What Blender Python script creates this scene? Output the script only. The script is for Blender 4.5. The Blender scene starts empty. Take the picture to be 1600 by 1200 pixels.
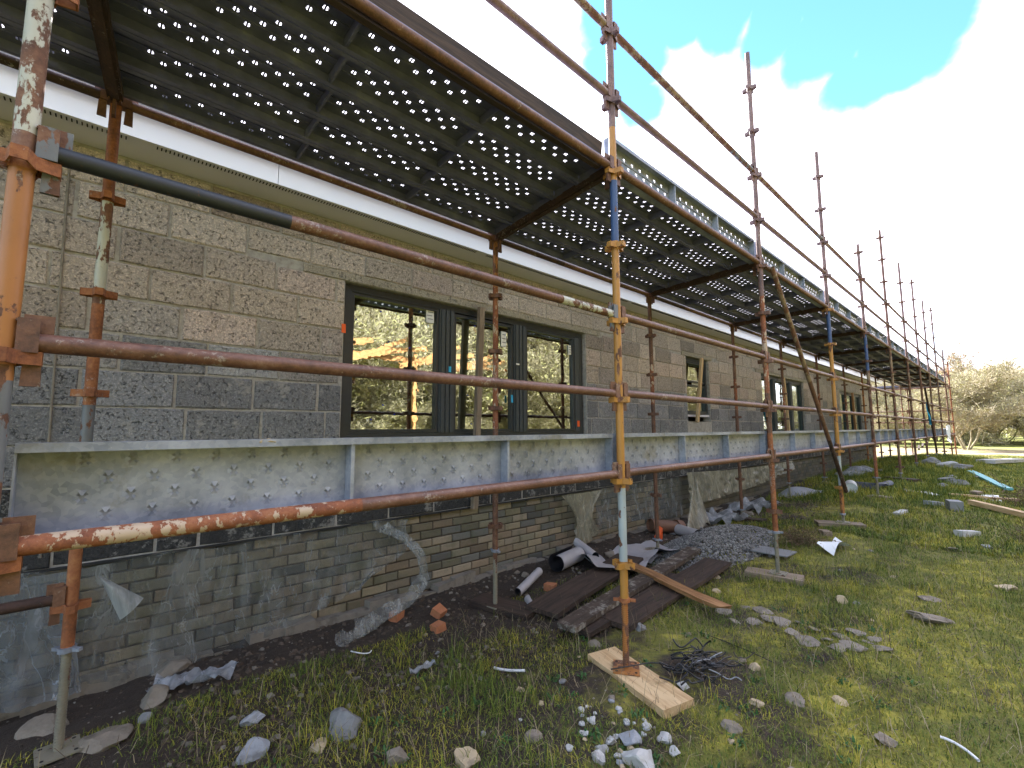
import bpy, math, random
import numpy as np
from mathutils import Vector, Matrix, Euler
from mathutils import noise as mnoise
random.seed(7)
RNG = np.random.RandomState(11)
S = bpy.context.scene
C = S.collection

# ------------------------------------------------------------------ camera
FPX, YAW, PITCH, ROLL = 702.88, 0.8361, 0.0993, -0.0029
cy, sy, cp, sp = math.cos(YAW), math.sin(YAW), math.cos(PITCH), math.sin(PITCH)
FW = Vector((cy*cp, sy*cp, sp)); R0 = Vector((sy, -cy, 0)); U0 = R0.cross(FW)
RT = math.cos(ROLL)*R0 + math.sin(ROLL)*U0
UP = -math.sin(ROLL)*R0 + math.cos(ROLL)*U0
cam = bpy.data.cameras.new('camera'); cam.sensor_width = 36; cam.lens = FPX/1600*36
cam.clip_start = .05; cam.clip_end = 3000
camo = bpy.data.objects.new('camera', cam); C.objects.link(camo)
camo.matrix_world = Matrix(((RT.x, UP.x, -FW.x, 0), (RT.y, UP.y, -FW.y, 0), (RT.z, UP.z, -FW.z, 0), (0, 0, 0, 1)))
S.camera = camo
def ray(u, v):
    return (FW*FPX + RT*(u-800) + UP*(600-v)).normalized()
def on_y(u, v, y):
    d = ray(u, v); return d*(y/d.y)

# ------------------------------------------------------------------ light
SUN_AZ, SUN_EL = math.radians(68), math.radians(42)      # azimuth from +X towards +Y
S.view_settings.view_transform = 'Standard'; S.view_settings.look = 'None'
S.view_settings.gamma = 1; S.view_settings.use_curve_mapping = False
S.view_settings.exposure = 2.75
W = bpy.data.worlds.new('World'); S.world = W; W.use_nodes = True
wt = W.node_tree; wt.nodes.clear()
def wn(t, **k):
    n = wt.nodes.new(t)
    for a, b in k.items(): setattr(n, a, b)
    return n
def wl(a, b): wt.links.new(a, b)
wout = wn('ShaderNodeOutputWorld')
sky = wn('ShaderNodeTexSky'); sky.sky_type = 'NISHITA'; sky.sun_disc = False
sky.sun_elevation = SUN_EL; sky.sun_rotation = math.pi/2 - SUN_AZ
sky.air_density = 1.0; sky.dust_density = 0.0; sky.ozone_density = 3.0
bg1 = wn('ShaderNodeBackground'); bg1.inputs[1].default_value = .062
tint = wn('ShaderNodeMix', data_type='RGBA', blend_type='MULTIPLY'); tint.inputs[0].default_value = 1
wl(sky.outputs[0], tint.inputs[6]); tint.inputs[7].default_value = (.78, 1.1, 1.1, 1)
wl(tint.outputs[2], bg1.inputs[0])
bg2 = wn('ShaderNodeBackground'); bg2.inputs[0].default_value = (.90, .87, 1.0, 1); bg2.inputs[1].default_value = .70
tc = wn('ShaderNodeTexCoord')
nz = wn('ShaderNodeTexNoise'); nz.inputs['Scale'].default_value = 9; nz.inputs['Detail'].default_value = 5; nz.inputs['Roughness'].default_value = .48
wl(tc.outputs['Generated'], nz.inputs['Vector'])
def wmath(op, a, b=None, clamp=False):
    n = wn('ShaderNodeMath', operation=op); n.use_clamp = clamp
    for i, x in enumerate((a, b)):
        if x is None: continue
        if isinstance(x, (int, float)): n.inputs[i].default_value = x
        else: wl(x, n.inputs[i])
    return n.outputs[0]
def wdot(v):
    n = wn('ShaderNodeVectorMath', operation='DOT_PRODUCT'); wl(tc.outputs['Generated'], n.inputs[0])
    n.inputs[1].default_value = v; return n.outputs['Value']
def wstep(x, a, b):
    n = wn('ShaderNodeMapRange', interpolation_type='SMOOTHSTEP'); wl(x, n.inputs[0])
    n.inputs[1].default_value = a; n.inputs[2].default_value = b; return n.outputs[0]
nzs = wmath('MULTIPLY', wmath('SUBTRACT', nz.outputs[0], .5), .10)
blue = None
for (u, v, r, w) in [(985, 90, 72, 1), (950, 25, 55, 1), (1060, 20, 62, 1), (1130, 25, 60, 1), (1210, 35, 60, 1), (1290, 60, 72, 1), (1335, 130, 52, 1),
                  (1400, 70, 72, 1), (1445, 20, 66, 1), (1010, 160, 42, 1), (975, 210, 30, .8), (1100, -60, 110, 1), (1350, -60, 130, 1),
                  (870, 70, 40, .55), (880, 150, 26, .5), (800, 15, 34, .3), (1480, 545, 24, .5), (1535, 530, 18, .4)]:
    d = ray(u, v); ang = (d - ray(u+r, v)).length; a2 = (d - ray(u, v+r)).length; ang = (ang+a2)/2
    # work in angle so that the rim softness is even
    ac = wmath('ARCCOSINE', wdot(d)); x = wmath('SUBTRACT', wmath('ADD', ac, nzs), ang+.012)
    m = wmath('MULTIPLY', wstep(x, .018, -.018), w)
    blue = m if blue is None else wmath('MAXIMUM', blue, m)
nz2 = wn('ShaderNodeTexNoise'); nz2.inputs['Scale'].default_value = 2.2; nz2.inputs['Detail'].default_value = 6
wl(tc.outputs['Generated'], nz2.inputs['Vector'])
outside = wstep(wmath('ARCCOSINE', wdot(FW)), math.radians(58), math.radians(70))
other = wmath('MULTIPLY', wstep(nz2.outputs[0], .44, .56), outside)
blue = wmath('MAXIMUM', blue, other)
mx = wn('ShaderNodeMixShader'); wl(blue, mx.inputs[0]); wl(bg2.outputs[0], mx.inputs[1]); wl(bg1.outputs[0], mx.inputs[2])
wl(mx.outputs[0], wout.inputs[0])

sun = bpy.data.lights.new('sun', 'SUN'); sun.energy = 3.6; sun.angle = math.radians(.5); sun.color = (1, .94, .90)
suno = bpy.data.objects.new('sun', sun); C.objects.link(suno)
sd = Vector((math.cos(SUN_EL)*math.cos(SUN_AZ), math.cos(SUN_EL)*math.sin(SUN_AZ), math.sin(SUN_EL)))
suno.rotation_euler = sd.to_track_quat('Z', 'Y').to_euler(); suno.location = sd*60

# ------------------------------------------------------------------ helpers
def vnoise(x, y, seed=0):
    x = np.asarray(x, float); y = np.asarray(y, float)
    xi = np.floor(x).astype(np.int64); yi = np.floor(y).astype(np.int64); fx = x-xi; fy = y-yi
    fx = fx*fx*(3-2*fx); fy = fy*fy*(3-2*fy)
    def h(a, b):
        n = (a*374761393 + b*668265263 + seed*974711) & 0x7fffffff
        n = ((n ^ (n >> 13))*1274126177) & 0x7fffffff
        return ((n ^ (n >> 16)) & 0xffff)/65535.0
    return (h(xi, yi)*(1-fx)+h(xi+1, yi)*fx)*(1-fy) + (h(xi, yi+1)*(1-fx)+h(xi+1, yi+1)*fx)*fy
def fbm(x, y, seed=0, o=4):
    s = 0; a = .5; f = 1
    for i in range(o): s = s + a*vnoise(np.asarray(x)*f, np.asarray(y)*f, seed+i); a *= .5; f *= 2.03
    return s

class MB:
    def __init__(s): s.v = []; s.f = []; s.m = []; s.sm = []
    def add(s, vs, fs, mat=0, smooth=False):
        b = len(s.v); s.v += [tuple(x) for x in vs]
        for f in fs: s.f.append(tuple(b+i for i in f)); s.m.append(mat); s.sm.append(smooth)
    def box(s, c, size, rot=None, mat=0, taper=None, jit=0):
        hx, hy, hz = size[0]/2, size[1]/2, size[2]/2; vs = []
        for z in (-1, 1):
            for y in (-1, 1):
                for x in (-1, 1):
                    k = 1 if (taper is None or z < 0) else taper
                    p = Vector((x*hx*k, y*hy*k, z*hz))
                    if jit: p += Vector((random.uniform(-jit, jit), random.uniform(-jit, jit), random.uniform(-jit, jit)))
                    if rot is not None: p = rot @ p
                    vs.append(p+Vector(c))
        s.add(vs, [(0, 2, 3, 1), (4, 5, 7, 6), (0, 1, 5, 4), (2, 6, 7, 3), (0, 4, 6, 2), (1, 3, 7, 5)], mat)
    def tube(s, a, b, r, n=16, r2=None, mat=0, cap=True, hollow=False, capmat=None):
        a = Vector(a); b = Vector(b); d = (b-a).normalized(); r2 = r if r2 is None else r2
        t = Vector((0, 0, 1)) if abs(d.z) < .9 else Vector((1, 0, 0)); p = d.cross(t).normalized(); q = d.cross(p)
        ring = lambda c, rr: [c+(p*math.cos(2*math.pi*i/n)+q*math.sin(2*math.pi*i/n))*rr for i in range(n)]
        s.add(ring(a, r)+ring(b, r2), [(i, (i+1) % n, n+(i+1) % n, n+i) for i in range(n)], mat, True)
        if hollow:
            for c, rr, dd in ((a, r, d), (b, r2, -d)):
                s.add(ring(c, rr)+ring(c, rr-.004)+ring(c+dd*.04, rr-.004), [(i, (i+1) % n, n+(i+1) % n, n+i) for i in range(n)]+[(n+i, n+(i+1) % n, 2*n+(i+1) % n, 2*n+i) for i in range(n)]+[tuple(range(2*n, 3*n))], mat if capmat is None else capmat)
        elif cap:
            s.add(ring(a, r), [tuple(range(n))], mat); s.add(ring(b, r2), [tuple(range(n))], mat)
    def mesh(s, name, mats):
        me = bpy.data.meshes.new(name); me.from_pydata(s.v, [], s.f)
        for m in (mats if isinstance(mats, (list, tuple)) else [mats]): me.materials.append(m)
        me.polygons.foreach_set('material_index', s.m); me.polygons.foreach_set('use_smooth', s.sm); me.update()
        return me
def npmesh(name, v, f, mats, smooth=False, mi=None):
    v = np.asarray(v, np.float32); f = np.asarray(f, np.int32); k = f.shape[1]
    me = bpy.data.meshes.new(name); me.vertices.add(len(v)); me.vertices.foreach_set('co', v.ravel())
    me.loops.add(f.size); me.loops.foreach_set('vertex_index', f.ravel())
    me.polygons.add(len(f)); me.polygons.foreach_set('loop_start', np.arange(0, f.size, k, dtype=np.int32))
    me.polygons.foreach_set('use_smooth', np.full(len(f), smooth))
    for m in (mats if isinstance(mats, (list, tuple)) else [mats]): me.materials.append(m)
    if mi is not None: me.polygons.foreach_set('material_index', np.asarray(mi, np.int32))
    me.update(calc_edges=True); me.validate(); return me
def tag(o, label=None, cat=None, group=None, kind=None):
    if label: o['label'] = label
    if cat: o['category'] = cat
    if group: o['group'] = group
    if kind: o['kind'] = kind
    return o
def ob(name, me, parent=None, loc=(0, 0, 0), rot=(0, 0, 0), **k):
    o = bpy.data.objects.new(name, me); C.objects.link(o); o.location = loc; o.rotation_euler = rot
    if parent: o.parent = parent
    return tag(o, **k)
def empty(name, loc, rot=(0, 0, 0), **k):
    o = bpy.data.objects.new(name, None); C.objects.link(o); o.location = loc; o.rotation_euler = rot
    o.empty_display_size = .1; return tag(o, **k)
ORD = ['first', 'second', 'third', 'fourth', 'fifth', 'sixth', 'seventh', 'eighth', 'ninth', 'tenth', 'eleventh', 'twelfth']

# ------------------------------------------------------------------ materials
class N:
    def __init__(s, name):
        s.m = bpy.data.materials.new(name); s.m.use_nodes = True; s.t = s.m.node_tree; s.t.nodes.clear()
        s.out = s.t.nodes.new('ShaderNodeOutputMaterial'); s.b = s.t.nodes.new('ShaderNodeBsdfPrincipled')
        s.t.links.new(s.b.outputs[0], s.out.inputs[0]); s.g = s.t.nodes.new('ShaderNodeNewGeometry'); s.pos = s.g.outputs['Position']
    def n(s, t, **k):
        x = s.t.nodes.new(t)
        for a, b in k.items(): setattr(x, a, b)
        return x
    def put(s, sock, x):
        if isinstance(x, (int, float)): sock.default_value = x
        elif isinstance(x, (tuple, list)): sock.default_value = tuple(x)+((1,) if len(x) == 3 and sock.type == 'RGBA' else ())
        else: s.t.links.new(x, sock)
    def set(s, **k):
        for a, x in k.items(): s.put(s.b.inputs[a.replace('_', ' ')], x)
    def noise(s, sc, det=4, ro=.55, vec=None, dist=0, out=0):
        x = s.n('ShaderNodeTexNoise'); s.put(x.inputs['Scale'], sc); s.put(x.inputs['Detail'], det); s.put(x.inputs['Roughness'], ro); s.put(x.inputs['Distortion'], dist)
        s.t.links.new(vec or s.pos, x.inputs['Vector']); return x.outputs[out]
    def voro(s, sc, vec=None, feat='F1', out='Distance'):
        x = s.n('ShaderNodeTexVoronoi', feature=feat); s.put(x.inputs['Scale'], sc); s.t.links.new(vec or s.pos, x.inputs['Vector']); return x.outputs[out]
    def scale(s, v, vec=None):
        x = s.n('ShaderNodeVectorMath', operation='MULTIPLY'); s.t.links.new(vec or s.pos, x.inputs[0]); x.inputs[1].default_value = v; return x.outputs[0]
    def ramp(s, f, stops, interp='LINEAR'):
        x = s.n('ShaderNodeValToRGB'); s.put(x.inputs[0], f); e = x.color_ramp.elements; x.color_ramp.interpolation = interp
        while len(e) < len(stops): e.new(.5)
        for i, (p, c) in enumerate(stops):
            e[i].position = p; c = (c, c, c) if isinstance(c, (int, float)) else c; e[i].color = (*c, 1)
        return x.outputs[0]
    def mix(s, f, a, b, mode='MIX'):
        x = s.n('ShaderNodeMix', data_type='RGBA', blend_type=mode); s.put(x.inputs[0], f); s.put(x.inputs[6], a); s.put(x.inputs[7], b); return x.outputs[2]
    def math(s, op, a, b=0.0, cl=False):
        x = s.n('ShaderNodeMath', operation=op); x.use_clamp = cl; s.put(x.inputs[0], a); s.put(x.inputs[1], b); return x.outputs[0]
    def step(s, x, a, b):
        n = s.n('ShaderNodeMapRange', interpolation_type='SMOOTHSTEP'); s.put(n.inputs[0], x); n.inputs[1].default_value = a; n.inputs[2].default_value = b; return n.outputs[0]
    def bump(s, h, st=.5, d=.01, prev=None):
        x = s.n('ShaderNodeBump'); s.put(x.inputs['Height'], h); x.inputs['Strength'].default_value = st; x.inputs['Distance'].default_value = d
        if prev is not None: s.t.links.new(prev, x.inputs['Normal'])
        s.t.links.new(x.outputs[0], s.b.inputs['Normal']); return x.outputs[0]
    def xyz(s):
        x = s.n('ShaderNodeSeparateXYZ'); s.t.links.new(s.pos, x.inputs[0]); return x.outputs
    def ocol(s):
        return s.n('ShaderNodeObjectInfo').outputs['Color']
    def island(s): return s.g.outputs['Random Per Island']

def m_rust(name, paint=None, amount=0.0, rust=((.05, .024, .016), (.145, .066, .038), (.25, .135, .08)), gloss=.6, sc=22):
    k = N(name)
    f = k.noise(9, 6, .65); f2 = k.noise(70, 4, .7)
    base = k.ramp(k.math('ADD', k.math('MULTIPLY', f, .6), k.math('MULTIPLY', f2, .4)), [(.33, rust[0]), (.52, rust[1]), (.7, rust[2])])
    spk = k.step(k.math('ADD', k.math('MULTIPLY', k.noise(55, 4, .8), .6), k.math('MULTIPLY', k.noise(3.2, 4, .6), .5)), .62, .68); base = k.mix(k.math('MULTIPLY', spk, .5), base, (.42, .38, .33))
    if paint:
        vec = k.scale((1, 1, .45))
        nn = k.math('ADD', k.math('MULTIPLY', k.noise(sc, 7, .62, vec), .8), k.math('MULTIPLY', k.noise(sc*.22, 3, .5), .35))
        thr = .575 + (amount-.5)*.34
        msk = k.step(nn, thr+.012, thr-.012)
        pc = k.mix(k.noise(6, 5), paint, tuple(c*.62 for c in paint)); pc = k.mix(k.math('MULTIPLY', k.step(k.noise(60, 4, .7), .6, .75), .5), pc, (.16, .07, .04))
        base = k.mix(msk, base, pc); h = k.math('ADD', k.math('MULTIPLY', msk, .6), k.math('MULTIPLY', f2, .5))
        k.set(Roughness=k.math('SUBTRACT', .8, k.math('MULTIPLY', msk, .3)))
    else:
        h = k.math('ADD', f, f2); k.set(Roughness=gloss)
    k.set(Base_Color=base); k.bump(h, .5, .003)
    return k.m
M = {}
M['rust'] = m_rust('rusty_steel')
M['rust_red'] = m_rust('red_brown_rusty_tube', rust=((.055, .025, .018), (.15, .068, .045), (.25, .15, .11)), gloss=.5)
M['rust_dark'] = m_rust('dark_rusty_steel', rust=((.02, .013, .01), (.05, .025, .018), (.09, .045, .028)), gloss=.8)
M['rust_orange'] = m_rust('orange_rust_steel', rust=((.09, .03, .014), (.27, .095, .035), (.42, .19, .07)), gloss=.8)
M['orange'] = m_rust('chipped_orange_paint', (.42, .17, .045), .60)
M['yellow'] = m_rust('chipped_yellow_orange_paint', (.50, .24, .05), .78)
M['white'] = m_rust('chipped_white_paint', (.55, .55, .47), .52, sc=15)
M['pale'] = m_rust('worn_pale_blue_paint', (.42, .48, .5), .78)
M['blue'] = m_rust('worn_blue_paint', (.05, .10, .24), .84)
M['mauve'] = m_rust('mauve_brown_rust', rust=((.08, .05, .05), (.17, .10, .09), (.25, .17, .14)))
M['black'] = m_rust('worn_black_paint', (.025, .03, .04), .88)
M['chip'] = m_rust('rust_with_pale_chips', (.55, .42, .30), .36, sc=30, rust=((.10, .03, .018), (.26, .09, .04), (.36, .17, .08)))
M['greyrust'] = m_rust('grey_worn_rust', (.16, .17, .18), .5)
M['brownp'] = m_rust('worn_brown_tube', (.28, .20, .12), .45)

def m_galv():
    k = N('galvanised_steel'); sp = k.voro(70, out='Color'); g = k.noise(5, 5, .6)
    s1 = k.n('ShaderNodeSeparateColor'); k.t.links.new(sp, s1.inputs[0])
    c = k.ramp(g, [(.3, (.12, .14, .18)), (.5, (.225, .25, .31)), (.72, (.36, .385, .45))])
    c = k.mix(k.math('MULTIPLY', s1.outputs[0], .18), c, (.6, .62, .64))
    x = k.xyz()
    m = k.step(k.noise(4, 6, .7), .56, .70)      # green brown algae patches
    c = k.mix(k.math('MULTIPLY', m, .6), c, (.15, .135, .085))
    d = k.step(k.noise(13, 6, .75), .62, .72); c = k.mix(k.math('MULTIPLY', d, .5), c, (.17, .15, .11))
    wsp = k.step(k.noise(30, 5, .8), .66, .72); c = k.mix(k.math('MULTIPLY', wsp, .4), c, (.7, .7, .68))
    k.set(Base_Color=c, Metallic=.25, Roughness=k.ramp(g, [(.3, .38), (.7, .62)])); k.bump(k.noise(30, 4), .15, .003)
    return k.m
M['galv'] = m_galv(); M['galvc'] = M['galv']
def m_deck():
    k = N('dull_galvanised_deck'); g = k.noise(7, 5, .6)
    c = k.ramp(g, [(.3, (.10, .105, .18)), (.6, (.17, .175, .27)), (.75, (.25, .26, .30))])
    k.set(Base_Color=c, Metallic=.3, Roughness=.5); k.bump(k.noise(40, 3), .15, .002); return k.m
M['deck'] = m_deck(); M['deckfar'] = M['deck']; M['jackm'] = m_rust('cream_grey_jack_thread', (.27, .25, .19), .74)
def m_plain(name, c, r=.6, metallic=0, var=.15, sc=8, bump=.0):
    k = N(name); k.set(Base_Color=k.mix(k.noise(sc, 5, .6), tuple(x*(1-var) for x in c), tuple(min(1, x*(1+var)) for x in c)), Roughness=r, Metallic=metallic)
    if bump: k.bump(k.noise(sc*4, 4), bump, .004)
    return k.m
M['pvc'] = m_plain('white_pvc', (.78, .80, .84), .25, var=.04, sc=3)
M['soffit'] = m_plain('pale_grey_soffit', (.66, .65, .71), .45, var=.05, sc=3)
M['slot'] = m_plain('dark_vent_slot', (.015, .015, .015), .9)
M['anth'] = m_plain('anthracite_window_frame', (.022, .028, .035), .38, var=.35, sc=25)
M['anth2'] = m_plain('dusty_anthracite_frame', (.045, .055, .062), .5, var=.4, sc=40)
M['bluet'] = m_plain('cyan_tape', (.03, .42, .72), .5)
M['oranget'] = m_plain('orange_packer', (.85, .12, .02), .5)
M['sticker'] = m_plain('white_sticker', (.75, .76, .75), .5, var=.08, sc=60)
M['print'] = m_plain('grey_print', (.25, .26, .28), .6)
M['bluedot'] = m_plain('blue_film_dot', (.02, .04, .35), .5)
M['tile'] = m_plain('dark_roof_tile', (.09, .09, .095), .7)
M['plaster'] = m_plain('dim_interior_block', (.22, .21, .20), .9)
M['cable'] = m_plain('black_cable', (.012, .013, .016), .45)
M['greyplastic'] = m_plain('grey_plastic', (.25, .27, .30), .45)
M['cyanb'] = m_plain('cyan_foam_board', (.12, .38, .40), .6)
M['bluesheet'] = m_plain('bright_blue_sheet', (.02, .38, .75), .5)
M['whitepl'] = m_plain('white_plastic', (.72, .74, .76), .4, var=.1)
M['darkblue'] = m_plain('dark_blue_sheet', (.03, .04, .07), .5); M['clay'] = m_plain('brown_clay_pipe', (.16, .08, .05), .6, var=.3)
M['brickred'] = m_plain('orange_clay_brick', (.38, .15, .07), .9, var=.35, sc=30, bump=.4)
M['slate'] = m_plain('grey_flat_board', (.20, .21, .22), .7, var=.25)

def m_block(name, island=False):
    k = N(name)
    if island:
        z = k.xyz()[2]; r = k.island()
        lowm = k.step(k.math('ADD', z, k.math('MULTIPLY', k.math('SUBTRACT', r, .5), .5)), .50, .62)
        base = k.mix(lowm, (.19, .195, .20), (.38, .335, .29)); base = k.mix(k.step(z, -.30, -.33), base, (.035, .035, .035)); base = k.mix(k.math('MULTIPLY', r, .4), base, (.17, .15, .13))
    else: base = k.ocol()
    grain = k.noise(95, 3, .75); pits = k.step(k.noise(52, 4, .8), .435, .37); big = k.noise(5, 5, .6)
    c = k.mix(k.step(grain, .45, .72), base, k.mix(1.0, base, (1.9, 1.85, 1.8), 'MULTIPLY'))
    c = k.mix(k.math('MULTIPLY', pits, .8), c, k.mix(.8, base, (.015, .014, .013)))
    c = k.mix(k.step(k.noise(38, 3, .7), .58, .68), c, k.mix(.45, base, (.10, .09, .085)))
    sm = k.step(k.math('SUBTRACT', k.noise(7, 8, .78), k.math('MULTIPLY', k.step(k.xyz()[2], .5, .7), .05)), .535, .60); c = k.mix(k.math('MULTIPLY', sm, .55), c, (.38, .365, .34))
    st = k.step(k.noise(3, 6, .7, k.scale((1, 1, .35))), .56, .70); c = k.mix(k.math('MULTIPLY', st, .3), c, k.mix(1.0, base, (.55, .52, .48), 'MULTIPLY'))
    k.set(Base_Color=c, Roughness=.95)
    h = k.math('SUBTRACT', k.math('MULTIPLY', grain, .7), k.math('MULTIPLY', pits, .8)); k.bump(h, 1.0, .008)
    return k.m
M['block'] = m_block('concrete_block'); M['block_far'] = m_block('concrete_block_far', True)
def m_mortar():
    k = N('block_mortar'); g = k.noise(20, 6, .7)
    k.set(Base_Color=k.ramp(g, [(.3, (.24, .22, .20)), (.6, (.42, .40, .37))]), Roughness=.95); k.bump(k.noise(45, 5, .7), .7, .006); return k.m
M['mortar'] = m_mortar()
def m_brick(name, island=False):
    k = N(name); base = k.ramp(k.island(), [(0, (.14, .125, .085)), (.4, (.23, .20, .13)), (.7, (.12, .12, .10)), (1, (.27, .225, .17))]) if island else k.ocol()
    c = k.mix(k.noise(50, 5, .7), k.mix(.5, base, (.04, .04, .035)), base); c = k.mix(k.math('MULTIPLY', k.step(k.noise(6, 4), .5, .7), .5), c, (.09, .10, .05))
    k.set(Base_Color=c, Roughness=.9); k.bump(k.noise(80, 4, .7), .5, .004); return k.m
M['brick'] = m_brick('buff_brick'); M['brick_far'] = m_brick('buff_brick_far', True)
M['bmortar'] = m_plain('dark_brick_mortar', (.065, .05, .035), .95, var=.4, sc=25, bump=.5)
M['dpc'] = m_plain('black_damp_course', (.018, .018, .019), .7, var=.3)

def m_wood(name, a, b, dirt=0, sc=1.0, rough=.75):
    k = N(name); tcn = k.n('ShaderNodeTexCoord'); v = k.scale((2.5*sc, 26*sc, 26*sc), tcn.outputs['Object'])
    oi = k.n('ShaderNodeObjectInfo'); vv = k.n('ShaderNodeVectorMath', operation='ADD'); k.t.links.new(v, vv.inputs[0])
    cx = k.n('ShaderNodeCombineXYZ'); k.t.links.new(k.math('MULTIPLY', oi.outputs['Random'], 40), cx.inputs[0]); k.t.links.new(cx.outputs[0], vv.inputs[1])
    g = k.noise(1, 6, .6, vv.outputs[0], 1.2)
    c = k.mix(k.step(g, .35, .65), a, b)
    if dirt: c = k.mix(k.math('MULTIPLY', k.step(k.noise(9, 7, .75), .5, .64), dirt), c, (.33, .31, .27))
    c = k.mix(k.math('MULTIPLY', k.step(k.noise(14, 5, .7), .58, .72), .4), c, (.05, .04, .03))
    k.set(Base_Color=c, Roughness=rough); k.bump(g, .4, .004); return k.m
M['pine'] = m_wood('fresh_pine', (.42, .27, .13), (.60, .44, .25))
M['oldwood'] = m_wood('weathered_timber', (.16, .12, .085), (.27, .21, .15))
M['wetwood'] = m_wood('dark_wet_timber', (.025, .016, .012), (.065, .04, .028))
M['mouldwood'] = m_wood('dark_timber_with_white_splashes', (.035, .024, .018), (.08, .055, .04), dirt=.85)
M['orangewood'] = m_wood('orange_split_timber', (.20, .09, .03), (.36, .19, .08))
M['rafter'] = m_wood('orange_roof_timber', (.42, .20, .07), (.58, .30, .12))

def m_glass():
    k = N('window_glass'); k.t.nodes.remove(k.b)
    gl = k.n('ShaderNodeBsdfGlossy'); gl.inputs['Roughness'].default_value = .0; gl.inputs['Color'].default_value = (.72, .78, .70, 1)
    tr = k.n('ShaderNodeBsdfTransparent'); tr.inputs[0].default_value = (.72, .76, .76, 1)
    lw = k.n('ShaderNodeLayerWeight'); lw.inputs[0].default_value = .35
    f = k.math('ADD', k.math('MULTIPLY', lw.outputs['Fresnel'], .8), .56, True)
    bp = k.n('ShaderNodeBump'); bp.inputs['Strength'].default_value = .10; bp.inputs['Distance'].default_value = .003
    k.t.links.new(k.noise(9, 2, .5), bp.inputs['Height']); k.t.links.new(bp.outputs[0], gl.inputs['Normal'])
    ms = k.n('ShaderNodeMixShader'); k.t.links.new(f, ms.inputs[0]); k.t.links.new(tr.outputs[0], ms.inputs[1]); k.t.links.new(gl.outputs[0], ms.inputs[2])
    k.t.links.new(ms.outputs[0], k.out.inputs[0]); return k.m
M['glass'] = m_glass()
def m_poly(name, col, op=.35, wr=7):
    k = N(name); w = k.noise(wr, 7, .62, k.scale((1, 1, .28)), .8)
    k.set(Base_Color=col, Roughness=.28); k.bump(w, 1.0, .02)
    cr = k.step(k.math('ABSOLUTE', k.math('SUBTRACT', k.noise(wr*.8, 4, .5, k.scale((1.3, 1, .5)), 1.2), .5)), .016, .004)
    tr = k.n('ShaderNodeBsdfTransparent'); tr.inputs[0].default_value = (.93, .94, .93, 1)
    f = k.math('ADD', k.math('MULTIPLY', k.step(w, .42, .68), .42), k.math('ADD', k.math('MULTIPLY', cr, .30), op), True)
    ms = k.n('ShaderNodeMixShader'); k.t.links.new(f, ms.inputs[0]); k.t.links.new(tr.outputs[0], ms.inputs[1]); k.t.links.new(k.b.outputs[0], ms.inputs[2])
    k.t.links.new(ms.outputs[0], k.out.inputs[0]); return k.m
M['poly'] = m_poly('clear_polythene', (.26, .27, .265), .17); M['poly3'] = m_poly('rolled_clear_polythene', (.34, .36, .35), .18, 12); M['polyr'] = m_poly('bunched_polythene', (.42, .44, .43), .42)
M['poly2'] = m_poly('milky_polythene', (.36, .34, .26), .48)
M['polyl'] = m_poly('dusky_polythene', (.22, .25, .28), .36, 5); M['polyg'] = m_poly('grey_polythene', (.34, .36, .39), .55)
def m_membrane():
    k = N('grey_membrane'); bf = k.g.outputs['Backfacing']
    k.set(Base_Color=k.mix(bf, k.mix(k.noise(9, 5), (.30, .29, .31), (.42, .41, .43)), (.018, .02, .026)), Roughness=.5); k.bump(k.noise(12, 3), .4, .01); return k.m
M['membrane'] = m_membrane()
def m_membrane2():
    k = N('curled_grey_membrane'); bf = k.g.outputs['Backfacing']
    k.set(Base_Color=k.mix(bf, (.018, .02, .026), k.mix(k.noise(9, 5), (.30, .29, .31), (.42, .41, .43))), Roughness=.5); k.bump(k.noise(12, 3), .4, .01); return k.m
M['membrane_roll'] = m_membrane2()
def m_stone(name, a, b, sc=18):
    k = N(name); c = k.mix(k.noise(sc, 6, .65), a, b); r = k.n('ShaderNodeObjectInfo').outputs['Random']
    c = k.mix(k.math('MULTIPLY', k.step(k.noise(7, 5, .7), .52, .66), .5), c, (.07, .06, .045))
    k.set(Base_Color=c, Roughness=.9); k.bump(k.noise(sc*2.2, 6, .7), .7, .008); return k.m
M['stone'] = m_stone('brown_grey_stone', (.13, .11, .085), (.30, .26, .21))
M['stoneg'] = m_stone('grey_stone', (.12, .125, .13), (.29, .29, .29))
M['rubble'] = m_stone('white_rubble', (.36, .37, .37), (.56, .56, .55))
M['rubbleb'] = m_stone('blue_grey_rubble', (.20, .22, .25), (.38, .40, .43))
M['sand'] = m_stone('sandy_stone', (.36, .28, .17), (.56, .46, .32))
M['mortarlump'] = m_stone('mortar_spill', (.16, .14, .115), (.30, .265, .22))
def m_pebbles(name, cols, patch=None):
    k = N(name)
    if patch:
        c = k.ramp(k.island(), [(i/(len(cols)-1), c) for i, c in enumerate(cols)]); f = k.step(k.noise(1.7, 5, .65), .42, .6)
        k.set(Base_Color=k.mix(1.0, c, k.mix(f, patch[0], patch[1]), 'MULTIPLY'), Roughness=.8); return k.m
    k.set(Base_Color=k.ramp(k.island(), [(i/(len(cols)-1), c) for i, c in enumerate(cols)]), Roughness=.85); return k.m
M['gravel'] = m_pebbles('gravel_chips', [(.06, .06, .06), (.14, .14, .14), (.22, .21, .20), (.34, .34, .33)])
M['pebble'] = m_pebbles('soil_pebbles', [(.035, .024, .016), (.07, .048, .032), (.10, .075, .055), (.05, .035, .024), (.22, .20, .17)])
M['blade'] = m_pebbles('grass_blades', [(.04, .065, .012), (.08, .12, .016), (.16, .18, .022), (.25, .24, .03), (.34, .29, .06), (.12, .155, .02)], ((.6, .8, .6), (1.35, 1.3, .9)))
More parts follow.
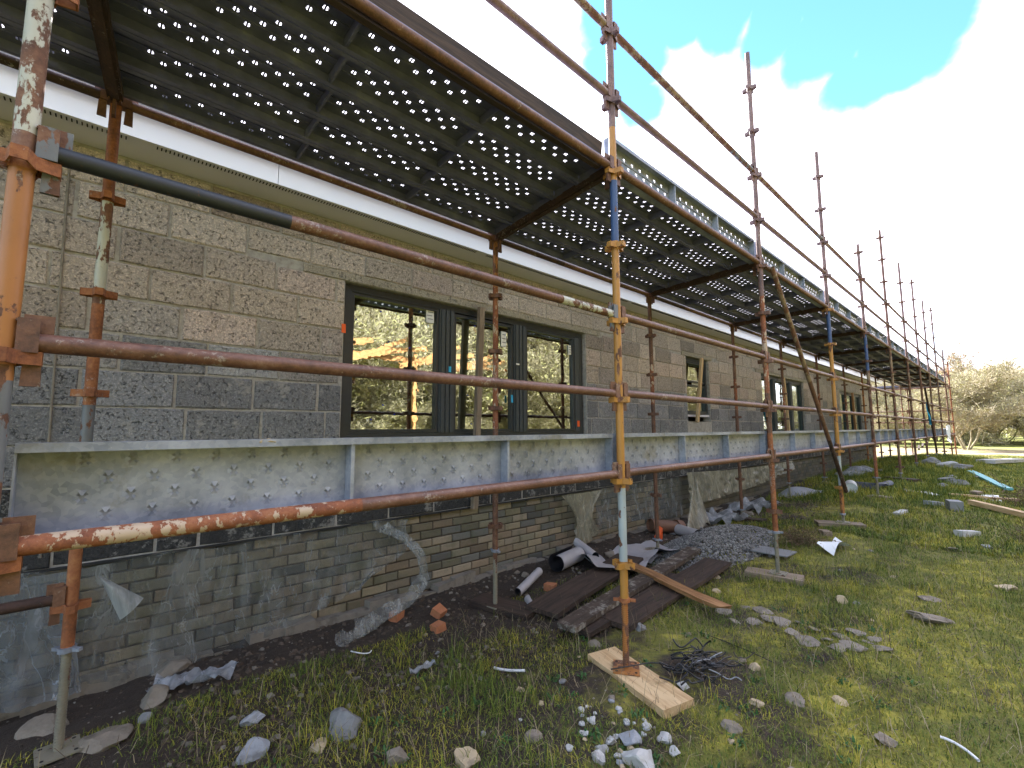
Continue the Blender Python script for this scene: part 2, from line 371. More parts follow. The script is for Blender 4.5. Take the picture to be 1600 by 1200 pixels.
M['straw'] = m_pebbles('dry_straw', [(.22, .17, .09), (.34, .28, .17), (.12, .085, .05), (.06, .04, .03)])
M['weed'] = m_pebbles('weed_leaves', [(.03, .09, .02), (.05, .14, .035), (.04, .10, .03)])
M['bark'] = m_stone('pale_lichen_bark', (.24, .215, .14), (.48, .44, .30), 6)
M['barky'] = m_stone('yellow_green_bark', (.20, .19, .07), (.40, .37, .15), 6)
M['twig'] = m_pebbles('twigs', [(.32, .28, .18), (.44, .39, .26), (.25, .22, .14), (.52, .46, .34)])
M['bud'] = m_pebbles('yellow_green_buds', [(.36, .35, .14), (.46, .42, .20), (.28, .28, .11), (.50, .44, .26)])
M['budo'] = m_pebbles('orange_brown_leaves', [(.42, .20, .06), (.34, .15, .05), (.46, .27, .10)])
M['bramble'] = m_pebbles('bramble_stems', [(.12, .06, .04), (.2, .13, .08), (.08, .06, .03), (.15, .15, .05)])

def m_ground():
    k = N('soil_and_moss'); x = k.xyz()
    f = k.noise(1.4, 7, .65); f2 = k.noise(16, 6, .7); f3 = k.noise(90, 3, .7)
    soil = k.mix(f2, (.016, .011, .008), (.060, .043, .030)); soil = k.mix(k.step(f3, .66, .74), soil, (.13, .11, .09))
    moss = k.mix(f2, (.055, .068, .012), (.21, .205, .03)); moss = k.mix(k.math('MULTIPLY', k.step(k.noise(5, 5, .7), .45, .62), k.step(k.noise(1.7, 5, .65), .40, .58)), moss, (.34, .31, .045))
    # vegetation grows away from the wall and right across the open field
    a = k.math('ADD', k.math('MULTIPLY', x[1], -.26), k.math('MULTIPLY', x[0], .055))
    a = k.math('ADD', a, .40); a = k.math('ADD', a, k.math('MULTIPLY', k.math('SUBTRACT', f, .5), 2.6))
    m = k.step(a, .05, .40)
    dirt = k.mix(f2, (.20, .145, .095), (.32, .25, .17))
    farm = k.math('MULTIPLY', k.step(x[0], 23.5, 26), k.step(x[0], 46, 38))
    c = k.mix(m, soil, moss); c = k.mix(k.math('MULTIPLY', farm, k.step(f, .62, .45)), c, dirt)
    far = k.step(x[0], 36, 44); c = k.mix(k.math('MULTIPLY', far, .85), c, k.mix(f, (.14, .17, .03), (.26, .27, .06)))
    k.set(Base_Color=c, Roughness=.95)
    h = k.math('ADD', k.math('MULTIPLY', f2, .7), k.math('MULTIPLY', f3, .3)); k.bump(h, .9, .03); return k.m
M['ground'] = m_ground()

# ------------------------------------------------------------------ terrain
YO, YI, YW = 1.6303, 2.9917, 3.65
XT = [-8, 0, 2.4, 4.9, 7.5, 9.9, 12.3, 14.7, 17, 19.1, 21.5, 24.5, 27, 40, 500]
ZO = [-1.46, -1.46, -1.455, -1.455, -1.31, -1.19, -1.06, -.975, -.90, -.93, -1.02, -1.2, -1.27, -1.3, -1.3]
ZW = [-1.48, -1.47, -1.47, -1.42, -1.44, -1.40, -1.34, -1.28, -1.22, -1.2, -1.2, -1.25, -1.28, -1.3, -1.3]
ZI = [-1.47, -1.46, -1.49, -1.50, -1.42, -1.36, -1.24, -1.15, -1.08, -1.08, -1.12, -1.22, -1.27, -1.3, -1.3]
ZN = [-1.46, -1.46, -1.46, -1.42, -1.34, -1.27, -1.2, -1.15, -1.12, -1.12, -1.15, -1.22, -1.27, -1.3, -1.3]
def hz(x, y):
    x = np.asarray(x, float); y = np.asarray(y, float)
    cols = [np.interp(x, XT, t) for t in (ZN, ZO, ZI, ZW)]; ys = [0.0, 1.63, 3.0, 3.65]
    r = np.where(y <= ys[0], cols[0], cols[3])
    for i in range(3):
        t = np.clip((y-ys[i])/(ys[i+1]-ys[i]), 0, 1); t = t*t*(3-2*t)
        r = np.where((y > ys[i]) & (y <= ys[i+1]), cols[i]*(1-t)+cols[i+1]*t, r)
    near = np.exp(-np.maximum(0, np.abs(x-8)-14)/12.)*np.exp(-np.maximum(0, np.abs(y)-8)/10.)
    r = r + (fbm(x*1.3+5, y*1.3+9, 3, 4)-.47)*.10*near + (fbm(x*9, y*9, 8, 3)-.44)*.035*near
    r = r + .75*np.clip((-4-y)/10, 0, 1)*near*0
    return r
def h1(x, y): return float(hz(np.array([x]), np.array([y]))[0])
def gp(u, v):
    d = ray(u, v); t = .8; n = np.arange(1.0, 90, .02); X = d.x*n; Y = d.y*n; Z = d.z*n
    k = np.nonzero(Z < hz(X, Y))[0]; i = k[0] if len(k) else len(n)-1
    return Vector((X[i], Y[i], h1(X[i], Y[i])))
def gaxis(lo, a, b, st, hi):
    l = [a]; s = st
    while l[-1] > lo: s *= 1.22; l.append(l[-1]-s)
    r = [b]; s = st
    while r[-1] < hi: s *= 1.22; r.append(r[-1]+s)
    return np.array(l[::-1]+list(np.arange(a+st, b, st))+r)
gx = gaxis(-400, -2.5, 13, .045, 900); gy = gaxis(-500, -.9, 3.9, .045, 600)
GX, GY = np.meshgrid(gx, gy, indexing='ij'); GZ = hz(GX, GY)
nx, ny = GX.shape; I = (np.arange(nx-1)[:, None]*ny+np.arange(ny-1)[None, :]).ravel()
ob('ground', npmesh('ground', np.stack([GX.ravel(), GY.ravel(), GZ.ravel()], 1), np.stack([I, I+ny, I+ny+1, I+1], 1), M['ground'], True), kind='structure')

# ------------------------------------------------------------------ building
XE = 22.3; XS = -3.2; ZB = -.766; TOP = 1.727; THK = .14
bld = empty('bungalow', (0, 0, 0), label='long single storey bungalow of bare concrete blocks with white eaves, still unfinished', cat='building')
# openings: x0, x1, z0, z1
OPEN = [(1.424, 4.60, -.088, 1.24), (7.30, 8.16, .115, 1.235), (10.75, 13.75, -.54, 1.215), (17.5, 20.6, -.54, 1.20)]
xs = sorted({XS, XE} | {o[i] for o in OPEN for i in (0, 1)})
mw = MB(); mw.sm
def wallbox(mb, x0, x1, z0, z1, y0=YW+.006, y1=YW+THK):
    if z1-z0 > .001: mb.box(((x0+x1)/2, (y0+y1)/2, (z0+z1)/2), (x1-x0, y1-y0, z1-z0))
for a, b in zip(xs[:-1], xs[1:]):
    o = [q for q in OPEN if q[0] <= a+1e-4 and q[1] >= b-1e-4]
    if o: wallbox(mw, a, b, ZB, o[0][2]); wallbox(mw, a, b, o[0][3], TOP)
    else: wallbox(mw, a, b, ZB, TOP)
wallbox(mw, XS, XE, TOP+.001, TOP+.33, YW+.006, YW+THK)
mw.box((XE-.075, YW+4.1, .5), (.15, 7.9, 2.45))
wall = ob('wall', mw.mesh('wall', M['mortar']), bld)
# blocks
Z0C, PIT, BL = -.088, .226, .452
def block_mesh(w, h, seed, mat, d=.05):
    r = random.Random(seed); mb = MB(); e = .007; n = 4; vs = []; fs = []
    pts = []
    for s, (dx, dy) in (('o', (0, e)), ('i', (e, 0))):
        ring = []
        for (px, pz) in [(-1, -1), (-.33, -1), (.33, -1), (1, -1), (1, 1), (.33, 1), (-.33, 1), (-1, 1)]:
            j = lambda: r.uniform(-.0042, .0042)*min(1, h/.15)
            ring.append((px*(w/2-dx)+j(), dy, pz*(h/2-dx)+j()))
        pts.append(ring)
    back = [(x, d, z) for x, y, z in pts[0]]
    vs = back+pts[0]+pts[1]; 
    for k in (0, 8): fs += [(k+i, k+(i+1) % 8, k+8+(i+1) % 8, k+8+i) for i in range(8)]
    fs.append(tuple(16+i for i in range(8))); mb.add(vs, fs)
    return mb
def clip_openings(x0, x1, z0, z1):
    segs = [(x0, x1)]
    for (a, b, c, d) in OPEN:
        if z1 <= c+.02 or z0 >= d-.02: continue
        ns = []
        for s, e in segs:
            if e <= a or s >= b: ns.append((s, e)); continue
            if s < a: ns.append((s, a))
            if e > b: ns.append((b, e))
        segs = ns
    return [(s, e) for s, e in segs if e-s > .04]
cache = {}; nblk = 0; far = MB(); rr = random.Random(5); pending = []
for k in range(-3, 8):
    z0 = Z0C+PIT*k; z1 = z0+PIT
    off = (.0 if k % 2 else .226) + rr.uniform(-.05, .05)
    x = XS - off
    while x < XE:
        L = BL if rr.random() > .10 else rr.choice((.226, .33, .12)); x2 = min(x+L, XE)
        for s, e in clip_openings(max(x, XS), x2, z0, z1):
            zz1 = min(z1, TOP)
            # blocks over the openings rest on the lintel
            for (a, b, c, d) in OPEN:
                if z0 < d < z1 and s > a-.25 and e < b+.25: pass
            pending.append((s, e, z0, zz1, k))
        x = x2
LINT = [(a-.15 if i == 1 else a-.34, b+(.12 if i == 1 else .30), d, d+.07) for i, (a, b, c, d) in enumerate(OPEN)]
final = []
for (s, e, z0, z1, k) in pending:
    for (a, b, c, d) in LINT:
        if e > a+.01 and s < b-.01 and z0 < d and z1 > c:
            if z0 < c-.05 and s < a+.01 or z0 < c-.05: z1 = min(z1, c)
            else: z0 = max(z0, d)
    if z1-z0 > .03: final.append((s, e, z0, z1, k))
final.sort(key=lambda q: (max(.5, (q[0]+q[1])/2-0) if q[0] > -.9 else 99) + (0 if q[4] >= -1 else 1.5))
for i, (s, e, z0, z1, k) in enumerate(final):
    jw = rr.uniform(.010, .026) if z0 < .6 else rr.uniform(.009, .018)
    w = e-s-jw; h = z1-z0-rr.choice((.011, .014, .019)); c = ((s+e)/2, YW-.003+rr.uniform(-.003, .002), (z0+z1)/2)
    if i < 300:
        key = (round(w, 2), round(h, 2), rr.randrange(3))
        if key not in cache: cache[key] = block_mesh(w, h, i, None).mesh('block', M['block'])
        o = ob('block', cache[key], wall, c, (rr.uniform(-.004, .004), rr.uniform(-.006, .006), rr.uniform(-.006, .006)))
        zc = c[2] + rr.uniform(-.13, .13)
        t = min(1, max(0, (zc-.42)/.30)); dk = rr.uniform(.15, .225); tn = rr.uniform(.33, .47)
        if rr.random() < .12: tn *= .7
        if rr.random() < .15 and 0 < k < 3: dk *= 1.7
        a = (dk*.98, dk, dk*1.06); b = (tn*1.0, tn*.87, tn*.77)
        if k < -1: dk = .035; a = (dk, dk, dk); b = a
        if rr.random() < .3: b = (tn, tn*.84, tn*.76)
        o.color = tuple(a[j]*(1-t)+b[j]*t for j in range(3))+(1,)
    else:
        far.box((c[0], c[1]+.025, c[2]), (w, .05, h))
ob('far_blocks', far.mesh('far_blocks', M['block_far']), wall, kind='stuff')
for (a, b, c, d) in LINT:
    n = max(1, round((b-a)/1.8)) if b-a > 2 else 1
    l = MB(); l.box((0, 0, 0), (b-a-.006, .10, d-c-.006), jit=.003)
    o = ob('lintel', l.mesh('lintel', M['block']), wall, ((a+b)/2, YW+.044, (c+d)/2)); o.color = (.30, .27, .215, 1)
# brick plinth
pm = MB(); pm.box(((XS+XE)/2, YW+.045+.06, (ZB-1.75)/2), (XE-XS, .12, 1.75+ZB+.0)); plinth = ob('plinth', pm.mesh('plinth', M['bmortar']), bld)
dp = MB(); dp.box(((XS+XE)/2, YW+.03, ZB-.006), (XE-XS+.02, .10, .012)); ob('damp_course', dp.mesh('damp_course', M['dpc']), bld)
bricks = []; k = 0; z = ZB-.014
while z > -1.62:
    x = XS - (.1125 if k % 2 else 0)+rr.uniform(-.02, .02)
    while x < XE:
        bricks.append((max(x, XS), min(x+.225, XE), z-.075, z)); x += .225
    z -= .075; k += 1
bricks = [b for b in bricks if b[1]-b[0] > .05 and h1((b[0]+b[1])/2, 3.6) < b[3]+.02]
bricks.sort(key=lambda q: abs(q[0]-2.5) if q[0] > -.5 else 99)
fb = MB(); bc = {}
for i, (s, e, z0, z1) in enumerate(bricks):
    w = e-s-.010; c = ((s+e)/2, YW+.032+rr.uniform(-.003, .003), (z0+z1)/2)
    if i < 300:
        key = (round(w, 2), rr.randrange(3))
        if key not in bc: bc[key] = block_mesh(w, .065, i, None).mesh('brick', M['brick'])
        o = ob('brick', bc[key], plinth, c, (0, rr.uniform(-.006, .006), 0)); q = rr.uniform(.6, 1.15)
        b = rr.choice([(.34, .28, .18), (.25, .225, .15), (.31, .235, .155), (.17, .165, .145), (.39, .32, .225)]); o.color = (b[0]*q, b[1]*q, b[2]*q, 1)
    else: fb.box((c[0], c[1]+.025, c[2]), (w, .05, .065))
ob('far_bricks', fb.mesh('far_bricks', M['brick_far']), plinth, kind='stuff')
# footing strip
ft = MB(); n = 120
for i in range(n):
    x0 = XS+(XE-XS)*i/n; x1 = XS+(XE-XS)*(i+1)/n
    zt = -1.425+.03*math.sin(i*1.7)+random.uniform(-.02, .02)
    ft.box(((x0+x1)/2, YW-.0, zt-.12), (x1-x0+.01, .10+random.uniform(0, .03), .24), jit=.012)
ob('footing', ft.mesh('footing', M['mortarlump']), bld)
# eaves
YF = 3.345
def boxo(name, x0, x1, y0, y1, z0, z1, mat, parent, **k):
    mb = MB(); mb.box((0, 0, 0), (x1-x0, y1-y0, z1-z0)); return ob(name, mb.mesh(name, M[mat]), parent, ((x0+x1)/2, (y0+y1)/2, (z0+z1)/2), **k)
so = boxo('soffit', XS, 22.8, YF+.012, YW-.002, TOP+.001, TOP+.012, 'soffit', bld)
sl = MB(); x = XS+.1
while x < 22.7:
    if (x % 2.6) > .12: sl.box((x-so.location.x, YF+.055-so.location.y, TOP-.0008-so.location.z), (.006, .034, .003))
    x += .021 if x < 12 else .03
ob('vent_slots', sl.mesh('vent_slots', M['slot']), so, kind='stuff')
x = XS; i = 0
while x < 22.8:
    x2 = min(x+4.0, 22.8); boxo('fascia', x+.002, x2-.002, YF-.008, YF+.010, TOP-.008, 1.93, 'pvc', bld); x = x2
gm = MB(); ns = 9; g0 = (YF-.075, 1.93); pr_ = [(g0[0]+.058*math.cos(math.pi+math.pi*j/ns), g0[1]+.062*math.sin(math.pi+math.pi*j/ns)) for j in range(ns+1)]
pr_ = [(pr_[0][0], pr_[0][1]+.02)]+pr_+[(pr_[-1][0], pr_[-1][1]+.02)]
vs = [(xx, p[0], p[1]) for xx in (XS, 22.85) for p in pr_]; m = len(pr_); gm.add(vs, [(j, j+1, m+j+1, m+j) for j in range(m-1)], smooth=True)
gut = ob('gutter', gm.mesh('gutter', M['pvc']), bld)
bm_ = MB()
for j in range(ns+2-1): 
    a, b = pr_[j], pr_[j+1]; bm_.box((0, (a[0]+b[0])/2, (a[1]+b[1])/2-.004), (.018, abs(b[0]-a[0])+.008, abs(b[1]-a[1])+.006))
bme = bm_.mesh('gutter_bracket', M['pvc']); x = -.4
while x < 22.8: ob('gutter_bracket', bme, gut, (x, 0, 0)); x += .8
tb = MB(); tb.tube((5.55, YF-.075, 1.84), (5.55, YF-.075, 1.90), .034, 14); ob('gutter_outlet', tb.mesh('gutter_outlet', M['pvc']), gut)
# roof: tiled front slope, unseen back slope also tiled to keep sun out
RY0, RZ0, RY1, RZ1 = YF-.08, 1.965, 7.7, 3.66
rf = MB(); sl_ = math.atan2(RZ1-RZ0, RY1-RY0); ln = math.hypot(RZ1-RZ0, RY1-RY0); rot = Matrix.Rotation(sl_, 3, 'X')
nrow = 14
for j in range(nrow):
    t = (j+.5)/nrow; rf.box(((XS+22.85)/2, RY0+(RY1-RY0)*t, RZ0+(RZ1-RZ0)*t+.02), (22.85-XS, ln/nrow+.05, .03), rot @ Matrix.Rotation(-.05, 3, 'X'))
for j in range(nrow):
    t = (j+.5)/nrow; rf.box(((XS+22.85)/2, 2*RY1-(RY0+(RY1-RY0)*t), RZ0+(RZ1-RZ0)*t+.02), (22.85-XS, ln/nrow+.05, .03), Matrix.Rotation(-sl_, 3, 'X') @ Matrix.Rotation(.05, 3, 'X'))
rf.box(((XS+22.85)/2, RY1, RZ1+.05), (22.85-XS, .22, .05))
ob('roof', rf.mesh('roof', M['tile']), bld)
gb = MB()
for gxx in (XS+.02, XE-.08): gb.add([(gxx-.05, YW+.2, 1.7), (gxx-.05, 2*RY1-YW-.2, 1.7), (gxx-.05, RY1, RZ1-.12), (gxx+.05, YW+.2, 1.7), (gxx+.05, 2*RY1-YW-.2, 1.7), (gxx+.05, RY1, RZ1-.12)], [(0, 1, 2), (3, 5, 4), (0, 3, 4, 1), (1, 4, 5, 2), (2, 5, 3, 0)])
ob('gable', gb.mesh('gable', M['block_far']), bld)
rfm = MB(); rfm.box((0, (RY0+RY1)/2+.15, (RZ0+RZ1)/2-.09), (.045, ln, .12), rot); rfm.box((0, 2*RY1-(RY0+RY1)/2, (RZ0+RZ1)/2-.09), (.045, ln, .12), Matrix.Rotation(-sl_, 3, 'X'))
rfm.box((0, 7.7, 2.02), (.045, 8.2, .1)); rfm.box((.045, 6.4, 2.5), (.04, 2.4, .08), Matrix.Rotation(.75, 3, 'X')); rfm.box((.045, 9, 2.5), (.04, 2.4, .08), Matrix.Rotation(-.75, 3, 'X'))
rme = rfm.mesh('rafter', M['rafter']); x = -2.8
while x < 22.3: ob('rafter', rme, bld, (x, 0, 0)); x += .6
boxo('floor_slab', XS, XE-.16, YW+.2, 11.5, -.8, -.56, 'plaster', bld)
bw = MB(); bw.box(((XS+XE)/2, 11.6, .5), (XE-XS, .15, 2.9)); bw.box((XS+.07, 7.7, .5), (.15, 7.6, 2.9)); bw.box((6.4, 7.7, .3), (.1, 7.6, 2.5)); ob('inner_wall', bw.mesh('inner_wall', M['plaster']), bld)
# ---- windows
YG = 3.735
def bar(win, name, x0, x1, z0, z1, y0=YG-.035, y1=YG+.045, mat='anth', **k):
    mb = MB(); mb.box((0, 0, 0), (x1-x0, y1-y0, z1-z0)); e = .006
    return ob(name, mb.mesh(name, M[mat]), win, ((x0+x1)/2-win.location.x, (y0+y1)/2-win.location.y, (z0+z1)/2-win.location.z), **k)
def window(x0, x1, z0, z1, panes, mull):
    w = bpy.data.objects.new('window', None); C.objects.link(w); w.parent = bld; w.location = (x0, YG, z0)
    fr = MB(); t = .055
    for (a, b, c, d) in ((x0, x0+t, z0, z1), (x1-t, x1, z0, z1), (x0+t, x1-t, z1-t, z1), (x0+t, x1-t, z0, z0+t)):
        fr.box(((a+b)/2-x0, 0, (c+d)/2-z0), (b-a, .075, d-c))
    ob('frame', fr.mesh('frame', M['anth']), w)
    for a, b in mull:
        mb = MB(); c = (a+b)/2-x0; ww = b-a
        mb.box((c, 0, (z1-z0)/2), (ww, .08, z1-z0-2*t)); 
        for q in (-.30, 0, .30): mb.box((c+ww*q, -.046, (z1-z0)/2), (ww*.2, .012, z1-z0-2*t))
        ob('mullion', mb.mesh('mullion', M['anth2']), w)
    for (a, b, c, d) in panes:
        s = MB(); tt = .03
        for (p, q, r, u) in ((a, a+tt, c, d), (b-tt, b, c, d), (a+tt, b-tt, d-tt, d), (a+tt, b-tt, c, c+tt)):
            s.box(((p+q)/2-x0, 0, (r+u)/2-z0), (q-p, .055, u-r))
        ob('sash', s.mesh('sash', M['anth']), w)
        g = MB(); yy = .004; g.add([(a+tt-x0, yy, c+tt-z0), (b-tt-x0, yy, c+tt-z0), (b-tt-x0, yy, d-tt-z0), (a+tt-x0, yy, d-tt-z0)], [(0, 1, 2, 3)])
        g.box(((a+b)/2-x0, yy+.014, (c+d)/2-z0), (b-a-2*tt, .004, d-c-2*tt))
        ob('pane', g.mesh('pane', M['glass']), w)
    return w
o = OPEN[0]
w1 = window(o[0]+.02, o[1]-.03, o[2], o[3]-.01, [(1.50, 2.385, -.03, 1.18), (2.56, 3.37, -.03, 1.165), (3.56, 4.43, -.03, 1.175)], [(2.385, 2.56), (3.37, 3.56)])
bar(w1, 'trim', 4.43, 4.515, -.03, 1.17, mat='anth2')
def sticker(win, u, v, wd, hg, mat='sticker', y=YG-.006, rows=3, name='sticker'):
    c = on_y(u, v, y); mb = MB(); mb.box((0, 0, 0), (wd, .003, hg))
    if rows:
        for r in range(rows): mb.box((random.uniform(-.1, .1)*wd, -.0022, hg*(.3-.26*r)), (wd*.7, .0015, hg*.07), mat=1)
    ob(name, mb.mesh(name, [M[mat], M['print']]), win, c-win.location, (0, random.uniform(-.03, .03), 0))
sticker(w1, 672, 494, .085, .13); sticker(w1, 787, 530, .075, .17); sticker(w1, 890, 547, .055, .12)
for (u, v, mt, a, b, y) in [(703, 577, 'bluet', .03, .055, YG-.06), (800, 623, 'bluet', .028, .085, YG-.05), (809, 569, 'sticker', .05, .018, YG-.06), (537, 513, 'oranget', .035, .075, YW-.004), (904, 662, 'oranget', .045, .075, YW+.045)]:
    sticker(w1, u, v, a, b, mt, y, 0, 'packer')
for q in range(16):
    u = random.choice((570, 600, 620, 650, 580, 740, 760)) + random.uniform(-22, 22); v = random.uniform(480, 690); sticker(w1, u, v, .012, .012, 'bluedot', YG-.002, 0, 'film_dot')
o = OPEN[1]; w2 = window(o[0]+.02, o[1]-.02, o[2]+.13, o[3]-.01, [(7.36, 8.10, .80, 1.17), (7.36, 8.10, .27, .76)], [])
sticker(w2, 1087, 600, .3, .12, 'sticker', YG-.006, 2); boxo('cill', 7.30, 8.16, YW+.03, YW+.11, .20, .235, 'soffit', bld)
o = OPEN[2]; window(o[0]+.02, o[1]-.02, o[2], o[3]-.01, [(10.83, 11.55, -.48, 1.15), (11.75, 12.75, -.48, 1.15), (12.95, 13.67, -.48, 1.15)], [(11.55, 11.75), (12.75, 12.95)])
o = OPEN[3]; window(o[0]+.02, o[1]-.02, o[2], o[3]-.01, [(17.58, 18.4, -.48, 1.14), (18.6, 19.5, -.48, 1.14), (19.7, 20.5, -.48, 1.14)], [(18.4, 18.6), (19.5, 19.7)])
# props standing in front of the windows
def strut(name, a, b, w, d, mat, up=None, **k):
    a = Vector(a); b = Vector(b); L = (b-a).length; mb = MB(); mb.box((0, 0, 0), (L, w, d), jit=.0015)
    o = ob(name, mb.mesh(name, M[mat]), None, (a+b)/2, **k); x = (b-a).normalized(); u = Vector(up) if up else Vector((0, 1, 0)); z = x.cross(u)
    if z.length < .1: z = x.cross(Vector((1, 0, 0)))
    z.normalize(); y = z.cross(x); o.rotation_euler = Matrix((x, y, z)).transposed().to_euler(); return o
strut('timber_prop', (2.83, 3.605, 1.255), (2.75, 3.60, -.78), .045, .065, 'oldwood', label='upright timber prop in front of the large three pane window', cat='timber prop')
strut('timber_prop', (7.79, 3.60, 1.235), (7.52, 3.60, .105), .04, .07, 'pine', label='slanting pale timber batten in front of the small window', cat='timber prop')
strut('timber_prop', (12.05, 3.60, 1.20), (12.25, 3.60, -.6), .05, .09, 'pine', label='pale timber batten in front of the second wide window beyond the small one', cat='timber prop')
strut('timber_prop', (19.0, 3.60, 1.20), (19.1, 3.60, -.6), .05, .12, 'orangewood', label='timber batten in front of the farthest window', cat='timber prop')
cd = MB(); cd.tube((-.215, 3.642, -.7), (-.255, 3.642, 1.7), .006, 8); ob('conduit', cd.mesh('conduit', M['mortarlump']), bld)

# ------------------------------------------------------------------ scaffold
Z0 = -.8126; ST = .495; RT_ = .0242
def vz(n): return Z0+ST*n
XO = [-.1956, 2.3726, 4.9408, 7.509, 9.909, 12.34, 14.716, 16.94, 19.12, 21.5, 24.34]
XI = [-.06, 2.508, 5.076, 7.63, 9.95, 12.40, 14.95, 17.2, 19.3, 20.9, 24.4]
def v_mesh(mat):
    mb = MB()
    for q in range(4):
        R = Matrix.Rotation(q*math.pi/2, 3, 'Z')
        for s in (-1, 1):
            a = Vector((.020, s*.026, 0)); b = Vector((.066, s*.013, 0)); d = b-a; an = math.atan2(d.y, d.x)
            mb.box(R @ ((a+b)/2), (d.length, .005, .034), R @ Matrix.Rotation(an, 3, 'Z'))
        mb.box(R @ Vector((.067, 0, 0)), (.005, .030, .034), R)
    mb.tube((0, 0, -.02), (0, 0, .02), RT_+.003, 14, cap=False)
    return mb.mesh('v_pressing', M[mat])
VM = {k: v_mesh(k) for k in ('rust', 'rust_orange', 'yellow', 'orange', 'rust_dark', 'mauve', 'brownp')}
jackm = {}
def jack(mat, L):
    key = (mat, round(L, 2))
    if key in jackm: return jackm[key]
    mb = MB(); n = int(L/.012)
    mb.tube((0, 0, -L), (0, 0, 0), .0165, 12)
    for i in range(n):
        z = -L+.02+i*.012
        if z > -.01: break
        mb.tube((0, 0, z), (0, 0, z+.005), .0195, 10, .0195)
    jackm[key] = mb.mesh('jack_screw', M[mat]); return jackm[key]
def nutm(mat):
    mb = MB(); mb.tube((0, 0, -.022), (0, 0, .0), .034, 12); mb.box((.0, 0, -.012), (.13, .02, .014)); return mb.mesh('collar_nut', M[mat])
NUT = {k: nutm(k) for k in ('rust_orange', 'galv')}
pb = MB(); pb.box((0, 0, .004), (.15, .15, .008))
for i in (-1, 1):
    for j in (-1, 1): pb.tube((i*.055, j*.055, .0085), (i*.055, j*.055, .0095), .008, 8, mat=1)
BP = {k: pb.mesh('base_plate', [M[k], M['slot']]) for k in ('orange', 'galv', 'jackm')}
def standard(x, y, ztop, zbase, segs, vmats, jmat='galv', jl=.3, label='', group='', lean=(0, 0), vtop=None, brot=0):
    t = empty('scaffold_standard', (x, y, zbase), (lean[0], lean[1], 0), label=label, cat='scaffold pole', group=group)
    mats = []; mb = MB(); zj = zbase+jl; hi = ztop
    for zl, mt in list(segs)+[(zj, None)]:
        if mt is None: break
        zl = max(zl, zj)
        if hi-zl > .005:
            if mt not in mats: mats.append(mt)
            mb.tube((0, 0, hi-zbase), (0, 0, zl-zbase), RT_, 18, mat=mats.index(mt), hollow=(hi == ztop))
        hi = zl
        if zl <= zj: break
    ob('tube', mb.mesh('tube', [M[q] for q in mats]), t)
    n = 0; i = 0
    while vz(i) < ztop-.04:
        if vz(i) > zj+.03:
            key = vmats(i) if callable(vmats) else vmats
            ob('v_pressing', VM[key], t, (0, 0, vz(i)-zbase), (0, 0, 0))
        i += 1
    ob('jack_screw', jack('jackm' if jmat == 'galv' else jmat, jl), t, (0, 0, jl)); ob('collar_nut', NUT['galv' if jmat == 'galv' else 'rust_orange'], t, (0, 0, jl), (0, 0, random.uniform(0, 3)))
    ob('base_plate', BP['jackm' if jmat == 'galv' else 'orange'], t, (0, 0, 0), (0, 0, brot))
    return t
def ztop_px(u, v): return on_y(u, v, YO).z
G1 = 'outer row of scaffold standards'; G2 = 'inner row of scaffold standards beside the wall'
bases = [-1.44, -1.405, -1.40, -1.27, -1.16, -1.045, -.96, -.88, -.91, -1.0, -1.18]
tops = [3.7, 3.7] + [ztop_px(*q) for q in ((1165, 80), (1270, 231), (1345, 388), (1385, 376), (1410, 420), (1433, 450), (1447, 478), (1466, 498), (1478, 553))]
OS = [
 ([(.75, 'white'), (.66, 'rust'), (.12, 'orange'), (-9, 'greyrust')], 'rust_orange', 'rust_orange', .35, 'thick looking white and orange rust-flaked scaffold standard at the left edge, nearest the camera'),
 ([(1.98, 'mauve'), (1.61, 'yellow'), (1.20, 'blue'), (-.36, 'yellow'), (-.80, 'pale'), (-9, 'yellow')], 'yellow', 'orange', .40, 'yellow orange scaffold standard with blue and pale sections, standing on the fresh pine sole board'),
 ([(1.35, 'mauve'), (.35, 'chip'), (-.05, 'rust'), (-9, 'rust_orange')], 'rust', 'galv', .40, 'rusty brown standard at the top of the long diagonal brace, third in the outer row'),
 ([(1.7, 'mauve'), (1.17, 'blue'), (-.38, 'yellow'), (-.78, 'pale'), (-9, 'orange')], 'yellow', 'galv', .12, 'orange standard with a blue section, crossed by the foot of the long diagonal brace'),
 ([(1.7, 'mauve'), (1.0, 'blue'), (-.2, 'brownp'), (-9, 'rust_orange')], 'rust', 'galv', .32, 'brown standard with a dark blue stretch under the deck, fifth in the outer row'),
 ([(1.75, 'rust_red'), (1.2, 'brownp'), (-9, 'brownp')], 'rust', 'galv', .12, None)]
for k, x in enumerate(XO):
    if k < len(OS): segs, vm, jm, jl, lb = OS[k]
    else: segs, vm, jm, jl, lb = [(1.7, 'mauve'), (.3, ['brownp', 'rust', 'brownp'][k % 3]), (-9, 'rust')], 'rust', 'galv', .12, None
    lb = lb or 'rusty brown scaffold standard, %s from the camera in the outer row' % ORD[k]
    f = vm
    if k == 1: f = lambda i: 'mauve' if i > 5 else 'yellow'
    if k in (2, 3): f = (lambda v: (lambda i: 'mauve' if i > 5 else v))(vm)
    standard(x, YO, tops[k], bases[k], segs, f, jm, jl, lb, G1, brot=.1 if k != 1 else .6)
ib = [-1.44, -1.455, -1.45, -1.40, -1.35, -1.24, -1.15, -1.08, -1.08, -1.12, -1.2]
